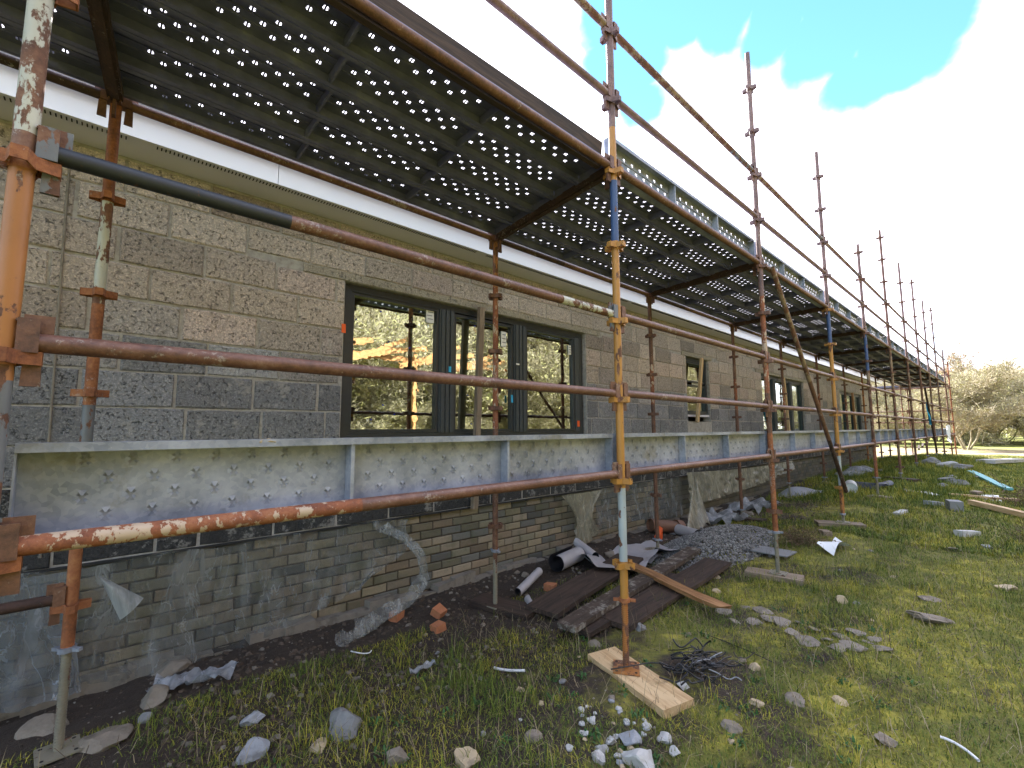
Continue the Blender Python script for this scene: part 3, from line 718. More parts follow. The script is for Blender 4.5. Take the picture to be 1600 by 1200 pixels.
for k, x in enumerate(XI):
    segs = [[(1.15, 'rust_orange'), (.62, 'white'), (.12, 'rust_orange'), (-.2, 'greyrust'), (-9, 'rust_orange')], [(1.25, 'orange'), (.0, 'chip'), (-9, 'rust')], [(.8, 'rust'), (.3, 'chip'), (-9, 'rust')]][min(k, 2)]
    if k == 7: segs = [(-9, 'orange')]
    standard(x, YI, 1.70 if k < 10 else 1.8, ib[k], segs, 'rust' if k else 'rust_orange', 'galv', [.45, .45, .12, .12, .3, .12, .12, .12, .12, .12, .12][k],
             ['orange and white rusty inner standard in front of the block wall, nearest the camera', 'slim rusty inner standard standing in front of the large three pane window', 'dark rusty inner standard between the large window and the small window'][k] if k < 3 else
             'rusty inner standard close to the wall, %s from the camera' % ORD[k], G2, brot=.1)
# ---- ledgers
ledc = {}
def ledger_mesh(L, segs):
    key = (round(L, 2), segs)
    if key not in ledc:
        mb = MB(); a = .05; mats = []; prev = a
        for fr, mt in segs:
            if mt not in mats: mats.append(mt)
            b = a+(L-2*a)*fr
            mb.tube((prev, 0, 0), (b, 0, 0), RT_, 18, mat=mats.index(mt), hollow=(fr >= 1 or prev == a)); prev = b
        ledc[key] = mb.mesh('tube', [M[q] for q in mats])
    return ledc[key]
fm = {}
for mt in ('rust', 'greyrust', 'yellow', 'rust_orange'):
    mb = MB(); mb.box((.058, 0, .028), (.055, .006, .085)); mb.box((.042, .022, .015), (.040, .006, .085)); mb.box((.042, -.022, .015), (.040, .006, .085)); mb.box((.034, 0, .052), (.03, .044, .006)); mb.box((.034, 0, -.022), (.03, .044, .006))
    w = MB(); w.box((.052, 0, -.03), (.026, .010, .16), Matrix.Rotation(math.pi, 3, 'X'), taper=1.4)
    fm[mt] = (mb.mesh('end_fitting', M[mt]), w.mesh('wedge', M[mt]))
def ledger(a, b, segs, label, group, fit='rust', name='scaffold_ledger', cat='scaffold tube'):
    a = Vector(a); b = Vector(b); L = (b-a).length; d = (b-a).normalized(); az = math.atan2(d.y, d.x); el = -math.asin(max(-1, min(1, d.z)))
    t = empty(name, a, (0, el, az), label=label, cat=cat, group=group)
    ob('tube', ledger_mesh(L, segs), t)
    ob('end_fitting', fm[fit][0], t); ob('end_fitting', fm[fit][0], t, (L, 0, 0), (0, 0, math.pi))
    ob('wedge', fm[fit][1], t); ob('wedge', fm[fit][1], t, (L, 0, 0), (0, 0, math.pi))
    return t
LZ = .042
LV = {1: ('lowest outer', 'ledger tubes under the lower toe boards'), 2: ('middle outer', 'middle ledgers of the outer row'), 3: ('upper outer', 'upper ledgers of the outer row'), 5: ('deck level outer', 'deck ledgers of the outer row'), 6: ('lower guard rail', 'lower guard rails above the deck'), 7: ('top guard rail', 'top guard rails above the deck')}
def bayname(i): return 'in the %s bay from the camera' % ORD[i]
for i in range(10):
    for n in LV:
        segs = ((1, 'rust_red'),); fit = 'rust'; desc = 'red brown rusty'
        if n == 3 and i == 0: segs = ((.235, 'black'), (.8, 'rust_red'), (1, 'white')); fit = 'greyrust'; desc = 'black, red and white'
        if n == 1: segs = ((.35, 'chip'), (1, 'rust_red')) if i == 0 else ((1, 'rust_red'),); desc = 'pale flaked orange rust' if i == 0 else 'red brown rusty'
        if n == 5: segs = ((1, 'rust'),); desc = 'dark rusty'
        if n == 6: segs = ((1, 'mauve'),); desc = 'mauve brown'
        if n == 7: segs = (((.6, 'greyrust'), (1, 'brownp')), ((.75, 'brownp'), (1, 'greyrust')), ((.7, 'brownp'), (1, 'greyrust')))[min(i, 2)]; desc = 'grey and brown worn'
        if i > 2 and n in (1, 2, 3): segs = ((1, ['brownp', 'rust_red', 'rust'][(i+n) % 3]),); desc = 'worn rusty'
        dz = random.uniform(-.004, .004)
        nm = 'scaffold_ledger' if n < 6 else 'guard_rail'
        ledger((XO[i], YO, vz(n)+LZ+dz), (XO[i+1], YO, vz(n)+LZ+random.uniform(-.004, .004)), segs, '%s %s%s, %s' % (desc, LV[n][0], '' if n > 5 else ' ledger tube', bayname(i)), LV[n][1], fit, nm, 'guard rail' if n > 5 else 'scaffold tube')
    x0, x1 = XI[i], XI[i+1]
    ledger((x0, YI, vz(5)+LZ-.005), (x1, YI, vz(5)+LZ-.005), ((.35, 'rust_dark'), (1, 'rust')) if i else ((1, 'rust'),), 'rusty deck ledger beside the white fascia, %s' % bayname(i), 'inner deck ledgers beside the fascia', 'rust')
ledger((XO[0]-2.57, YO, vz(5)+LZ), (XO[0], YO, vz(5)+LZ), ((1, 'rust'),), 'dark rusty outer deck ledger running out of the picture at the left', 'deck ledgers of the outer row')
ledger((XI[0]-2.57, YI, vz(5)+LZ), (XI[0], YI, vz(5)+LZ), ((1, 'rust_dark'),), 'dark inner deck ledger running out at the left edge beside the fascia', 'inner deck ledgers beside the fascia')
# ---- transoms
def transom(x, y0, y1, z, mt, label, x1=None):
    L = y1-y0; mb = MB(); mb.box((L/2, 0, -.022), (L-.09, .062, .05), jit=.002); mb.box((L/2, 0, -.053), (L-.09, .034, .008))
    dx = (x1-x) if x1 is not None else 0
    t = empty('transom', (x, y0, z), (0, 0, math.atan2(L, dx)), label=label, cat='transom', group='transoms under the steel deck')
    ob('beam', mb.mesh('beam', M[mt]), t)
    for s in (0, 1): ob('end_fitting', fm['rust'][0], t, (L*s, 0, -.03), (0, 0, math.pi*s)); ob('wedge', fm['rust'][1], t, (L*s, 0, -.03), (0, 0, math.pi*s))
for i in range(11):
    transom(XO[i], YO, YI, vz(5)+.06, 'rust_dark', 'dark rusty cross transom under the deck, %s from the camera' % ORD[i], XI[i])
ledger((XI[0]-2.57, YI, vz(0)+LZ), (XI[0], YI, vz(0)+LZ), ((1, 'rust_dark'),), 'dark rusty tube low down at the left edge in front of the milky polythene', 'low inner tubes')
# ---- perforated steel boards
PW = .246
def board_mesh(L, mat, dim=True):
    mb = MB(); solid = mat == 'deckfar'; hw = PW/2; x = .075; half = .051; row = 0
    pitch = .102; ys = [-.075, -.025, .025, .075]; r = .0128 if mat != 'galvc' else .0155; c8 = .9239*r*1.02
    n = int((L-.14)//pitch); x0 = (L-n*pitch)/2
    ribs = [L*.17+.02, L*.5, L*.83-.02] if L > 1.5 else [L/2]
    ribs = [(L/2)+d for d in (-.39, .39)] if L > 2.0 else [L/2]
    # each lane is cut into cells, odd lanes shifted half a pitch
    for li, yc in enumerate(ys):
        sh = half if li % 2 else 0; xa = x0+sh
        lo, hi = yc-.025, yc+.025
        if li == 0: lo = -hw
        if li == 3: hi = hw
        edges = [0.0]; cells = []
        for i in range(n if not sh else n-1):
            cx = xa+(i+.5)*pitch
            if solid or min(abs(cx-q) for q in ribs) < .035: continue
            cells.append(cx)
        cur = 0.0
        for cx in cells:
            a, b = cx-.02, cx+.02
            mb.add([(cur, lo, 0), (a, lo, 0), (a, hi, 0), (cur, hi, 0)], [(0, 1, 2, 3)])
            ring = [(cx+r*math.cos(t), yc+r*math.sin(t), 0) for t in [math.pi/8+math.pi/4*q for q in range(8)]]
            cor = [(b, hi, 0), (a, hi, 0), (a, lo, 0), (b, lo, 0)]
            mb.add(ring+cor, [(8, 9, 2, 1), (9, 10, 4, 3), (10, 11, 6, 5), (11, 8, 0, 7), (8, 1, 0), (9, 3, 2), (10, 5, 4), (11, 7, 6)])
            P = lambda t, rr, z: (cx+rr*math.cos(t), yc+rr*math.sin(t), z)
            if mat == 'galvc':      # pressed rosette: a shallow closed cup with four raised petals
                mb.add(ring+[P(math.pi/8+math.pi/4*q, r*.45, .0035) for q in range(8)], [(q, (q+1) % 8, 8+(q+1) % 8, 8+q) for q in range(8)]+[tuple(range(8, 16))])
                for q in range(4):
                    t0 = math.pi/2*q; mb.add([P(t0-.50, r*1.4, -.0002), P(t0+.50, r*1.4, -.0002), P(t0+.32, r*.35, -.0038), P(t0-.32, r*.35, -.0038)], [(0, 1, 2, 3)])
            else:                   # hole with a raised bridge across it
                for s_ in (-1, 1):
                    mb.add([(cx-.0042, yc+s_*r*.95, 0), (cx+.0042, yc+s_*r*.95, 0), (cx+.0042, yc, .004), (cx-.0042, yc, .004)], [(0, 1, 2, 3)])
                    mb.add([(cx+s_*r*.95, yc-.004, 0), (cx+s_*r*.95, yc+.004, 0), (cx+s_*.0075, yc+.003, .004), (cx+s_*.0075, yc-.003, .004)], [(0, 1, 2, 3)])
            cur = b
        mb.add([(cur, lo, 0), (L, lo, 0), (L, hi, 0), (cur, hi, 0)], [(0, 1, 2, 3)])
    for yc in (() if mat == 'galvc' else (-.05, 0, .05)): mb.box((L/2, yc, -.003), (L-.01, .010, .006))
    # side flanges with returned lips
    for s in (-1, 1):
        mb.box((L/2, s*(hw+.001), -.028), (L, .003, .058)); mb.box((L/2, s*(hw-.010), -.0575), (L, .024, .003))
    me = mb.mesh('web', M[mat]); ends = MB(); 
    ends.box((.002, 0, -.028), (.004, PW-.006, .054))
    rb = MB(); rb.box((0, 0, -.028), (.013, PW-.008, .052))
    return me, ends.mesh('end_cap', M[mat]), rb.mesh('stiffener', M[mat]), ribs
bcache = {}
def board(a, L, rot, mat, name, label, cat, group):
    key = (round(L, 2), mat)
    if key not in bcache: bcache[key] = board_mesh(round(L, 2), mat)
    me, en, rb, ribs = bcache[key]
    t = empty(name, a, rot, label=label, cat=cat, group=group)
    ob('web', me, t); ob('end_cap', en, t); ob('end_cap', en, t, (L-.004, 0, 0))
    for x in ribs: ob('stiffener', rb, t, (x, 0, 0))
    return t
PN = ['outermost', 'second from the outside', 'middle', 'fourth from the outside', 'innermost beside the fascia']
for i in range(-1, 10):
    x0 = XO[max(i, 0)] if i >= 0 else XO[0]-2.57; x1 = XO[i+1]
    for j in range(5):
        y = 1.785+j*.261
        lab = '%s perforated steel deck board, ' % PN[j] + (bayname(i) if i >= 0 else 'at the top left corner of the picture')
        board((x0+.012+.027*j, y, vz(5)+.112+random.uniform(-.003, .003)), x1-x0-.02, (random.uniform(-.008, .008), 0, 0), 'deck' if i < 4 else 'deckfar', 'deck_board', lab, 'deck board', 'perforated steel deck boards')
# lower toe boards: open side of the channel towards the camera
for i in range(10):
    x0, x1 = XO[i]+.035, XO[i+1]-.035
    lab = 'galvanised steel board on edge over the lowest tube, %s' % bayname(i)
    board((x0, YO+.088, vz(1)+.160), x1-x0, (math.radians(-90-(1.0 if i % 2 else 0)), 0, 0), 'galvc', 'toe_board', lab, 'toe board', 'lower steel toe boards standing on edge')
for i in range(10):
    x0, x1 = XO[i]+.03, XO[i+1]-.03; tl = [0, .0, .0][min(i, 2)]
    if i == 0:
        mb = MB(); mb.box((0, 0, 0), (x1-x0+.1, .038, .165)); ob('toe_board', mb.mesh('toe_board', M['wetwood']), None, ((x0+x1)/2-.1, YO+.05, vz(5)+.04+.075), (.12, 0, 0), label='weathered timber toe board along the deck edge above the first bay', cat='toe board', group='upper toe boards along the deck edge')
    else:
        board((x0, YO+.088, vz(5)+LZ+.128), x1-x0, (math.radians(-90), 0, 0), 'galv', 'toe_board', 'galvanised steel toe board along the deck edge, %s' % bayname(i), 'toe board', 'upper toe boards along the deck edge')
# ---- braces and far end
def pole(a, b, segs, label, cat, name='scaffold_brace', group=None, r=RT_):
    a = Vector(a); b = Vector(b); mb = MB(); mats = []; p = a
    for fr, mt in segs:
        if mt not in mats: mats.append(mt)
        q = a.lerp(b, fr); mb.tube(p-a, q-a, r, 16, mat=mats.index(mt), hollow=True); p = q
    return ob(name, mb.mesh(name, [M[m] for m in mats]), None, a, label=label, cat=cat, group=group)
def py(u, v, y): return on_y(u, v, y)
pole(py(1206, 418, YO-.06), py(1322, 768, YO-.06), ((.45, 'brownp'), (.72, 'rust'), (1, 'rust_dark')), 'long brown diagonal brace leaning across the third bay', 'scaffold brace')
pole(py(1445, 606, YO-.07), py(1464, 706, YO-.07), ((1, 'rust_dark'),), 'dark short looking diagonal brace near the far end of the scaffold', 'scaffold brace')
XC = 26.3
for j, (x, y, zt) in enumerate([(XC-.2, YO, 2.75), (XC, 3.0, 2.0), (XC, 5.4, 2.0), (XC, 7.8, 2.75), (24.9, 5.4, 1.9)]):
    standard(x, y, zt, h1(x, y)+.02, [(-9, ['rust_orange', 'rust', 'rust', 'rust', 'rust'][j])], 'rust', 'galv', .12, ['bright orange rusty corner standard where the scaffold turns at its far end', 'rusty standard of the far return, nearest behind the corner', 'rusty standard of the far return, middle of its outer line', 'rusty standard of the far return, farthest from the corner', 'rusty standard of the far return close to the gable'][j], 'standards of the far return scaffold')
for n in (1, 2, 3, 5, 6):
    pts = [(XC-.2, YO), (XC, 3.0), (XC, 5.4), (XC, 7.8)]
    for s in range(3):
        ledger((*pts[s], vz(n)+LZ), (*pts[s+1], vz(n)+LZ), ((1, 'rust' if n != 5 else 'rust_red'),), 'far return cross ledger, %s level up, %s span from the corner' % (ORD[n], ORD[s]), 'ledgers of the far return scaffold')
for n in (1, 2, 3, 5): ledger((XO[10], YO, vz(n)+LZ), (XC-.2, YO, vz(n)+LZ), ((1, 'rust'),), 'rusty ledger of the last short bay before the far corner, %s level up' % ORD[n], 'ledgers of the last short bay')
for j in range(5):
    board((XC-1.25+j*.25, 1.9, vz(5)+.12), 2.4, (0, 0, math.pi/2), 'deckfar', 'deck_board', 'steel deck board of the far return, %s from the camera side' % ORD[j], 'deck board', 'deck boards of the far return')
for j in range(3):
    strut('timber_beam', (22.6, 2.2+j*.1, -.62-.09*j), (27.4, 2.6+j*.15, -.64-.09*j), .06, .07, 'wetwood', label='dark timber lying level under the far end of the scaffold, %s from the top' % ORD[j], cat='timber', group='dark timbers under the far end')

# ------------------------------------------------------------------ debris
def rock_mesh(seed, mat, sub=2, rough=.28, flat=1.0):
    import bmesh
    r = random.Random(seed); bm = bmesh.new(); bmesh.ops.create_icosphere(bm, subdivisions=3, radius=.5)
    pl = [(Vector((r.gauss(0, 1), r.gauss(0, 1), r.gauss(0, 1))).normalized(), r.uniform(.26, .42)) for _ in range(9)]
    for v in bm.verts:
        for n, d in pl:
            k = v.co.dot(n)
            if k > d: v.co -= n*(k-d)
        q = v.co*1.0; v.co *= 1+.16*mnoise.fractal(q*3+Vector((seed, 0, 0)), 1.0, 2.0, 4)
    me = bpy.data.meshes.new('rock'); bm.to_mesh(me); bm.free(); me.materials.append(M[mat]); return me
RK = {m: [rock_mesh(i*7+len(m), m) for i in range(4)] for m in ('stone', 'stoneg', 'rubble', 'rubbleb', 'sand', 'mortarlump')}
def rock(u, v, size, mat, label, name='stone', cat='stone', group=None, flat=.7, el=1.0, dz=0, at=None):
    p = at or gp(u, v); s = size
    return ob(name, random.choice(RK[mat]), None, (p.x, p.y, p.z+s*flat*.10+dz), (random.uniform(-.3, .3), random.uniform(-.3, .3), random.uniform(0, 6.28)), label=label, cat=cat, group=group).__setattr__('scale', (s*el, s, s*flat))
rock(538, 1142, .20, 'stoneg', 'large rounded grey boulder in the dark grass near the bottom edge', flat=.8)
rock(497, 1172, .10, 'sand', 'pale stone just left of the large grey boulder')
rock(395, 1128, .13, 'rubbleb', 'broken blue grey lump, upper of two left of the grey boulder', flat=.5)
rock(395, 1178, .15, 'rubbleb', 'broken blue grey lump, lower of two left of the grey boulder', flat=.6)
rock(622, 1190, .13, 'stone', 'pale brown stone cut by the bottom edge left of the white rubble')
rock(728, 1194, .13, 'sand', 'sandy stone at the bottom edge halfway to the white rubble')
rock(834, 1158, .09, 'stone', 'brownish stone left of the white rubble')
rock(240, 1098, .16, 'stone', 'mossy stone at the foot of the brick plinth beside the torn polythene', flat=.8)
rock(268, 1050, .2, 'stone', 'flat brown stone leaning on the brick plinth at left', flat=.5)
rock(228, 1125, .08, 'stoneg', 'small grey stone below the torn polythene scrap at left')
rock(160, 1165, .22, 'stone', 'brown stone right of the jack foot at bottom left', flat=.4)
rock(70, 1140, .2, 'stone', 'dark stone at the left edge behind the jack foot', flat=.35)
rock(880, 933, .12, 'stone', 'stone beside the foot of the second inner standard', flat=.8)
rock(1000, 985, .1, 'stoneg', 'pale grey stone between the dark planks and the yellow standard')
rock(1120, 903, .09, 'sand', 'flat sandy stone lying right of the dark planks', flat=.5)
rock(1120, 926, .10, 'sand', 'sandy wedge shaped stone below the end of the orange plank', flat=.5)
rock(1316, 942, .10, 'sand', 'pale yellow stone on its edge in the grass right of the rusty standard', flat=.9)
rock(1338, 944, .06, 'stoneg', 'small grey stone beside the pale yellow stone')
rock(1492, 860, .16, 'stone', 'pale flat stone in the grass below the long timber', flat=.35)
rock(1452, 938, .17, 'stone', 'flat grey brown stone half sunk in the grass at right', flat=.3)
rock(1452, 968, .26, 'stone', 'large flat brown stone with a dark underside in the grass at right', flat=.3, el=1.6)
rock(1572, 922, .15, 'sand', 'pale stone near the right edge above the straw', flat=.5)
rock(1183, 1100, .08, 'sand', 'small pale stone right of the pine sole board', flat=.5)
rock(1240, 1098, .12, 'stone', 'flat mossy stone in the grass right of the black cables', flat=.4)
rock(1313, 1100, .07, 'sand', 'small sandy stone in the grass at lower right', flat=.7)
rock(1178, 1047, .07, 'sand', 'round orange brown stone beside the black cables', flat=.9)
rock(1160, 1035, .07, 'stone', 'flat beige stone above the black cables', flat=.4)
rock(1388, 1162, .12, 'stone', 'brown flat stone in the grass near the bottom right', flat=.35)
rock(1145, 1140, .1, 'stone', 'brown stone in the grass right of the pine sole board end', flat=.5)
rock(930, 1008, .1, 'stone', 'brown stone under the end of the white splashed plank')
rock(1068, 1075, .075, 'rubble', 'white lump lying on the black cables beside the pine board', flat=.5)
rr2 = random.Random(3)
spots = [(983, 1160, .11, 'rubbleb'), (1003, 1195, .17, 'rubble'), (924, 1130, .055, 'rubble'), (1040, 1158, .085, 'rubble'), (955, 1160, .06, 'rubble'), (940, 1176, .07, 'rubble'), (968, 1110, .045, 'rubble'),
         (935, 1190, .075, 'rubble'), (1012, 1140, .045, 'rubble'), (890, 1170, .045, 'rubble'), (910, 1150, .04, 'rubble'), (980, 1130, .04, 'rubble'), (1055, 1180, .06, 'rubble')]
for i in range(34): spots.append((rr2.gauss(975, 45), rr2.uniform(1095, 1200), rr2.uniform(.02, .042), rr2.choice(('rubble', 'rubble', 'rubbleb', 'sand'))))
for i, (u, v, s, m_) in enumerate(spots):
    lab = ['pale blue grey rubble lump at the centre of the white rubble heap', 'largest white rubble lump, cut by the bottom edge', 'white rubble lump at the top left of the rubble heap', 'white rubble lump at the right side of the rubble heap'][i] if i < 4 else 'small lump in the white rubble heap below the pine sole board'
    rock(u, v, s, m_, lab, 'rubble_lump', 'rubble', 'white rubble heap', .65)
mort = [(1130, 958), (1165, 950), (1195, 958), (1150, 972), (1205, 968), (1225, 975), (1180, 975), (1250, 975), (1275, 985), (1240, 990), (1300, 985), (1290, 1000), (1320, 1000), (1340, 990), (1355, 1005), (1375, 1015), (1335, 1012), (1310, 1015), (1365, 1000), (1260, 1003)]
for u, v in mort: rock(u, v, rr2.uniform(.06, .15), 'mortarlump', 'flat grey mortar lump in the ridge of spilled mortar right of the orange plank', 'mortar_lump', 'mortar', 'ridge of spilled mortar', .25, 1.3)
for i, (u, v, s) in enumerate([(1478, 752, .32), (1495, 756, .36), (1470, 760, .22), (1508, 757, .24), (1486, 747, .26)]): rock(u, v, s, 'stoneg', 'grey rock in the heap on the far green mound', group='grey rock heap on the mound', flat=.45)
rock(1497, 733, .6, 'stoneg', 'tilted grey slab on the crest of the far mound', flat=.35)
rock(1480, 730, .5, 'rubble', 'white lump beside the tilted grey slab on the mound', flat=.5)
rock(1453, 726, .45, 'stoneg', 'dark rounded rock on the crest of the mound near the standards', flat=.7)
rock(1530, 748, .35, 'stoneg', 'flat grey rock beyond the cyan board', flat=.25)
for i in range(46):
    p = Vector((rr2.uniform(3, 9), rr2.uniform(2.95, 3.5), 0)); p.z = h1(p.x, p.y)
    rock(0, 0, rr2.uniform(.05, .16), rr2.choice(('stone', 'stone', 'stoneg', 'mortarlump')), 'small rubble stone in the dark trench along the plinth', group='stones along the plinth', at=p, flat=.6)
for i in range(40):
    p = Vector((rr2.uniform(1.2, 7), rr2.uniform(.5, 3.1), 0)); p.z = h1(p.x, p.y)
    rock(0, 0, rr2.uniform(.025, .06), rr2.choice(('stone', 'stone', 'stoneg', 'sand')), 'small loose stone scattered on the trodden ground near the scaffold', group='loose small stones', at=p, flat=.6)
for i, (u, v, a) in enumerate([(408, 694, .05), (423, 690, .06), (398, 697, .035), (436, 694, .035), (474, 691, .04), (485, 690, .04), (712, 686, .02)]):
    q = on_y(u, v, YO+.045); p = Vector((q.x, YO+.045, vz(1)+.155+.118)); rock(0, 0, a*.75, 'sand', 'mortar crumb lying on the top edge of the nearest lower toe board', 'mortar_crumb', 'mortar', 'mortar crumbs on the toe board', at=p, flat=.6)
# bricks lying about
def brickobj(u, v, rz, mat, label, size=(.21, .10, .065), dz=0, rx=0):
    p = gp(u, v); mb = MB(); mb.box((0, 0, 0), size, jit=.004)
    ob('loose_brick', mb.mesh('loose_brick', M[mat]), None, (p.x, p.y, p.z+size[2]*.42+dz), (rx, random.uniform(-.1, .1), rz), label=label, cat='brick')
brickobj(619, 968, .5, 'brickred', 'broken orange brick beside the torn polythene edge', (.09, .08, .06))
brickobj(686, 962, .3, 'brickred', 'upper broken orange brick left of the second inner standard foot', (.09, .09, .06), rx=.4)
brickobj(684, 985, .1, 'brickred', 'lower broken orange brick left of the second inner standard foot', (.09, .08, .05))
brickobj(860, 922, .4, 'brickred', 'orange brick piece below the grey membrane', (.09, .1, .06))
brickobj(1290, 836, .5, 'oldwood', 'short timber block propped under the fourth sole board', (.2, .1, .06))
brickobj(1492, 798, .4, 'slate', 'small grey concrete cube on the grass right of the scaffold', (.16, .16, .16))
brickobj(1512, 838, -.5, 'rubble', 'pale brick shaped block in the grass at right', (.3, .1, .07))
brickobj(1407, 802, -.2, 'rubble', 'thin pale offcut in the grass beyond the fourth sole board', (.3, .08, .03))
brickobj(1459, 789, -.3, 'rubbleb', 'grey offcut left of the concrete cube', (.3, .14, .06))
brickobj(1543, 857, .3, 'rubbleb', 'tiny pale chip in the grass at right', (.1, .07, .03))
brickobj(1420, 768, .3, 'rubble', 'pale offcut on the grass below the far sole board', (.25, .12, .03))
brickobj(1452, 772, .8, 'whitepl', 'small bluish white scrap on the mound slope', (.3, .15, .02))
brickobj(1548, 779, .1, 'whitepl', 'pale blue white sheet scrap beside the thin batten', (.5, .22, .02))
# sole boards and planks on the ground
def plank(u0, v0, u1, v1, w, t, mat, label, name='plank', cat='plank', lift=.0, tilt=0, z0=None, z1=None, group=None, broken=False):
    a = gp(u0, v0); b = gp(u1, v1)
    if z0 is not None: a.z = z0
    if z1 is not None: b.z = z1
    a.z += t/2+lift; b.z += t/2+lift; L = (b-a).length; n = 8; vs = []; fs = []
    rnd = random.Random(int(u0)); 
    for i in range(n+1):
        x = L*(i/n-.5); e = (rnd.uniform(-.04, .04) if broken and i in (0, n) else 0)
        for (yy, zz) in ((-w/2, -t/2), (w/2, -t/2), (w/2, t/2), (-w/2, t/2)):
            ee = e + (rnd.uniform(-.06, .06) if broken and i in (0, n) else 0)
            vs.append((x+ee, yy+rnd.uniform(-.002, .002), zz+rnd.uniform(-.0015, .0015)+.006*math.sin(i*.8)*(L > 1)))
    for i in range(n):
        for j in range(4): fs.append((4*i+j, 4*i+(j+1) % 4, 4*i+4+(j+1) % 4, 4*i+4+j))
    fs += [(0, 1, 2, 3), (4*n, 4*n+3, 4*n+2, 4*n+1)]
    mb = MB(); mb.add(vs, fs); o = ob(name, mb.mesh(name, M[mat]), None, (a+b)/2, label=label, cat=cat, group=group)
    x = (b-a).normalized(); z = Vector((0, math.sin(tilt), math.cos(tilt))); y = z.cross(x).normalized(); z = x.cross(y)
    o.rotation_euler = Matrix((x, y, z)).transposed().to_euler(); return o
SG = 'sole boards under the standards'
plank(940, 1026, 1062, 1118, .215, .045, 'pine', 'fresh pine sole board under the yellow standard', 'sole_board', 'sole board', z0=-1.452, z1=-1.452, group=SG)
plank(1166, 897, 1256, 911, .20, .045, 'oldwood', 'weathered sole board under the rusty standard right of the dark planks', 'sole_board', 'sole board', z0=-1.447, z1=-1.447, group=SG)
plank(1276, 822, 1350, 825, .22, .045, 'oldwood', 'brown sole board under the orange standard at the brace foot', 'sole_board', 'sole board', z0=-1.317, z1=-1.317, group=SG)
plank(1357, 777, 1397, 781, .22, .045, 'oldwood', 'narrow looking sole board under the fifth outer standard', 'sole_board', 'sole board', z0=-1.207, z1=-1.207, group=SG)
plank(1386, 749, 1434, 754, .22, .06, 'wetwood', 'dark long sole board under the sixth outer standard on the mound', 'sole_board', 'sole board', group=SG)
plank(745, 942, 835, 965, .23, .045, 'wetwood', 'dark muddy sole board under the second inner standard', 'sole_board', 'sole board', z0=-1.49, z1=-1.49, group=SG)
plank(1000, 868, 1050, 868, .16, .03, 'oldwood', 'small sole board under the third inner standard', 'sole_board', 'sole board', z0=-1.48, z1=-1.48, group=SG)
plank(1140, 812, 1195, 817, .2, .05, 'wetwood', 'dark sole board under the fourth inner standard', 'sole_board', 'sole board', group=SG)
plank(845, 968, 985, 885, .30, .035, 'wetwood', 'very dark wide plank lying left of the yellow standard', lift=.015, z0=-1.46, z1=-1.44)
plank(900, 1000, 1060, 912, .24, .035, 'wetwood', 'dark plank lying under the white splashed plank', lift=.0, z0=-1.45, z1=-1.43)
plank(885, 1003, 1085, 876, .15, .04, 'mouldwood', 'narrow dark plank with white splashes lying on top of the others', lift=.05, z0=-1.45, z1=-1.43)
plank(960, 985, 1122, 888, .26, .035, 'wetwood', 'long dark plank right of the white splashed plank', lift=.0, z0=-1.44, z1=-1.42)
plank(985, 905, 1124, 968, .11, .03, 'orangewood', 'split orange brown plank pointing right from behind the yellow standard', lift=.07, z0=-1.43, z1=-1.45, broken=True)
plank(1518, 790, 1612, 813, .10, .07, 'pine', 'long pale timber lying on the grass at the right edge', lift=.02)
plank(1482, 775, 1590, 783, .09, .03, 'pine', 'thin pale batten lying on the mound slope', lift=.01)
plank(1516, 740, 1577, 769, .12, .04, 'cyanb', 'long cyan board lying down the mound', 'foam_board', 'board', lift=.03)
plank(1520, 772, 1532, 774, .2, .05, 'oldwood', 'short dark offcut above the concrete cube', lift=.01)
plank(1157, 858, 1238, 872, .30, .012, 'slate', 'grey flat sheet lying left of the white scrap in the trench', 'flat_sheet', 'sheet', lift=.03)
plank(1540, 707+18, 1590, 722, .4, .1, 'rubble', 'pale slab in the sunlit strip beyond the mound', 'slab', 'slab', lift=.02)
# membranes and polythene
def cloth(name, fn, nu, nv, mat, label, cat, group=None, holes=None):
    P = [[Vector(fn(i/nu, j/nv)) for j in range(nv+1)] for i in range(nu+1)]
    c = sum((p for r in P for p in r), Vector())/((nu+1)*(nv+1))
    vs = [p-c for r in P for p in r]; fs = []
    for i in range(nu):
        for j in range(nv):
            if holes and holes((i+.5)/nu, (j+.5)/nv): continue
            a = i*(nv+1)+j; fs.append((a, a+nv+1, a+nv+2, a+1))
    mb = MB(); mb.add(vs, fs, smooth=True); return ob(name, mb.mesh(name, M[mat]), None, c, label=label, cat=cat, group=group)
def hang(x0, x1, top, bot, folds, amp, seed, gather=None, y=3.655):
    def f(s, t):
        x = x0+(x1-x0)*s; zt = top(s); zb = bot(s); z = zt+(zb-zt)*t
        q = fbm(s*folds, t*1.2+seed, seed, 3)-.47
        fold = math.sin((s*folds*2.2+float(q)*5)*math.pi)*amp*(.25+t)
        yy = y-.022-abs(fold)-.05*t*t*float(fbm(s*3, 1, seed+5))
        if gather: x += gather(s, t)
        return (x, yy, z)
    return f
cloth('polythene_sheet', hang(-1.2, 2.05, lambda s: -.775+.012*math.sin(s*30), lambda s: -1.36+.12*math.sin(s*7+1), 9, .035, 4, lambda s, t: .22*math.sin(t*2.4)*max(0, s-.7)/.3*math.sin(3.14*t)-.45*max(0, s-.86)/.14*t), 110, 34, 'poly',
      'torn clear polythene sheet hanging over the brick plinth at the left', 'polythene sheet')
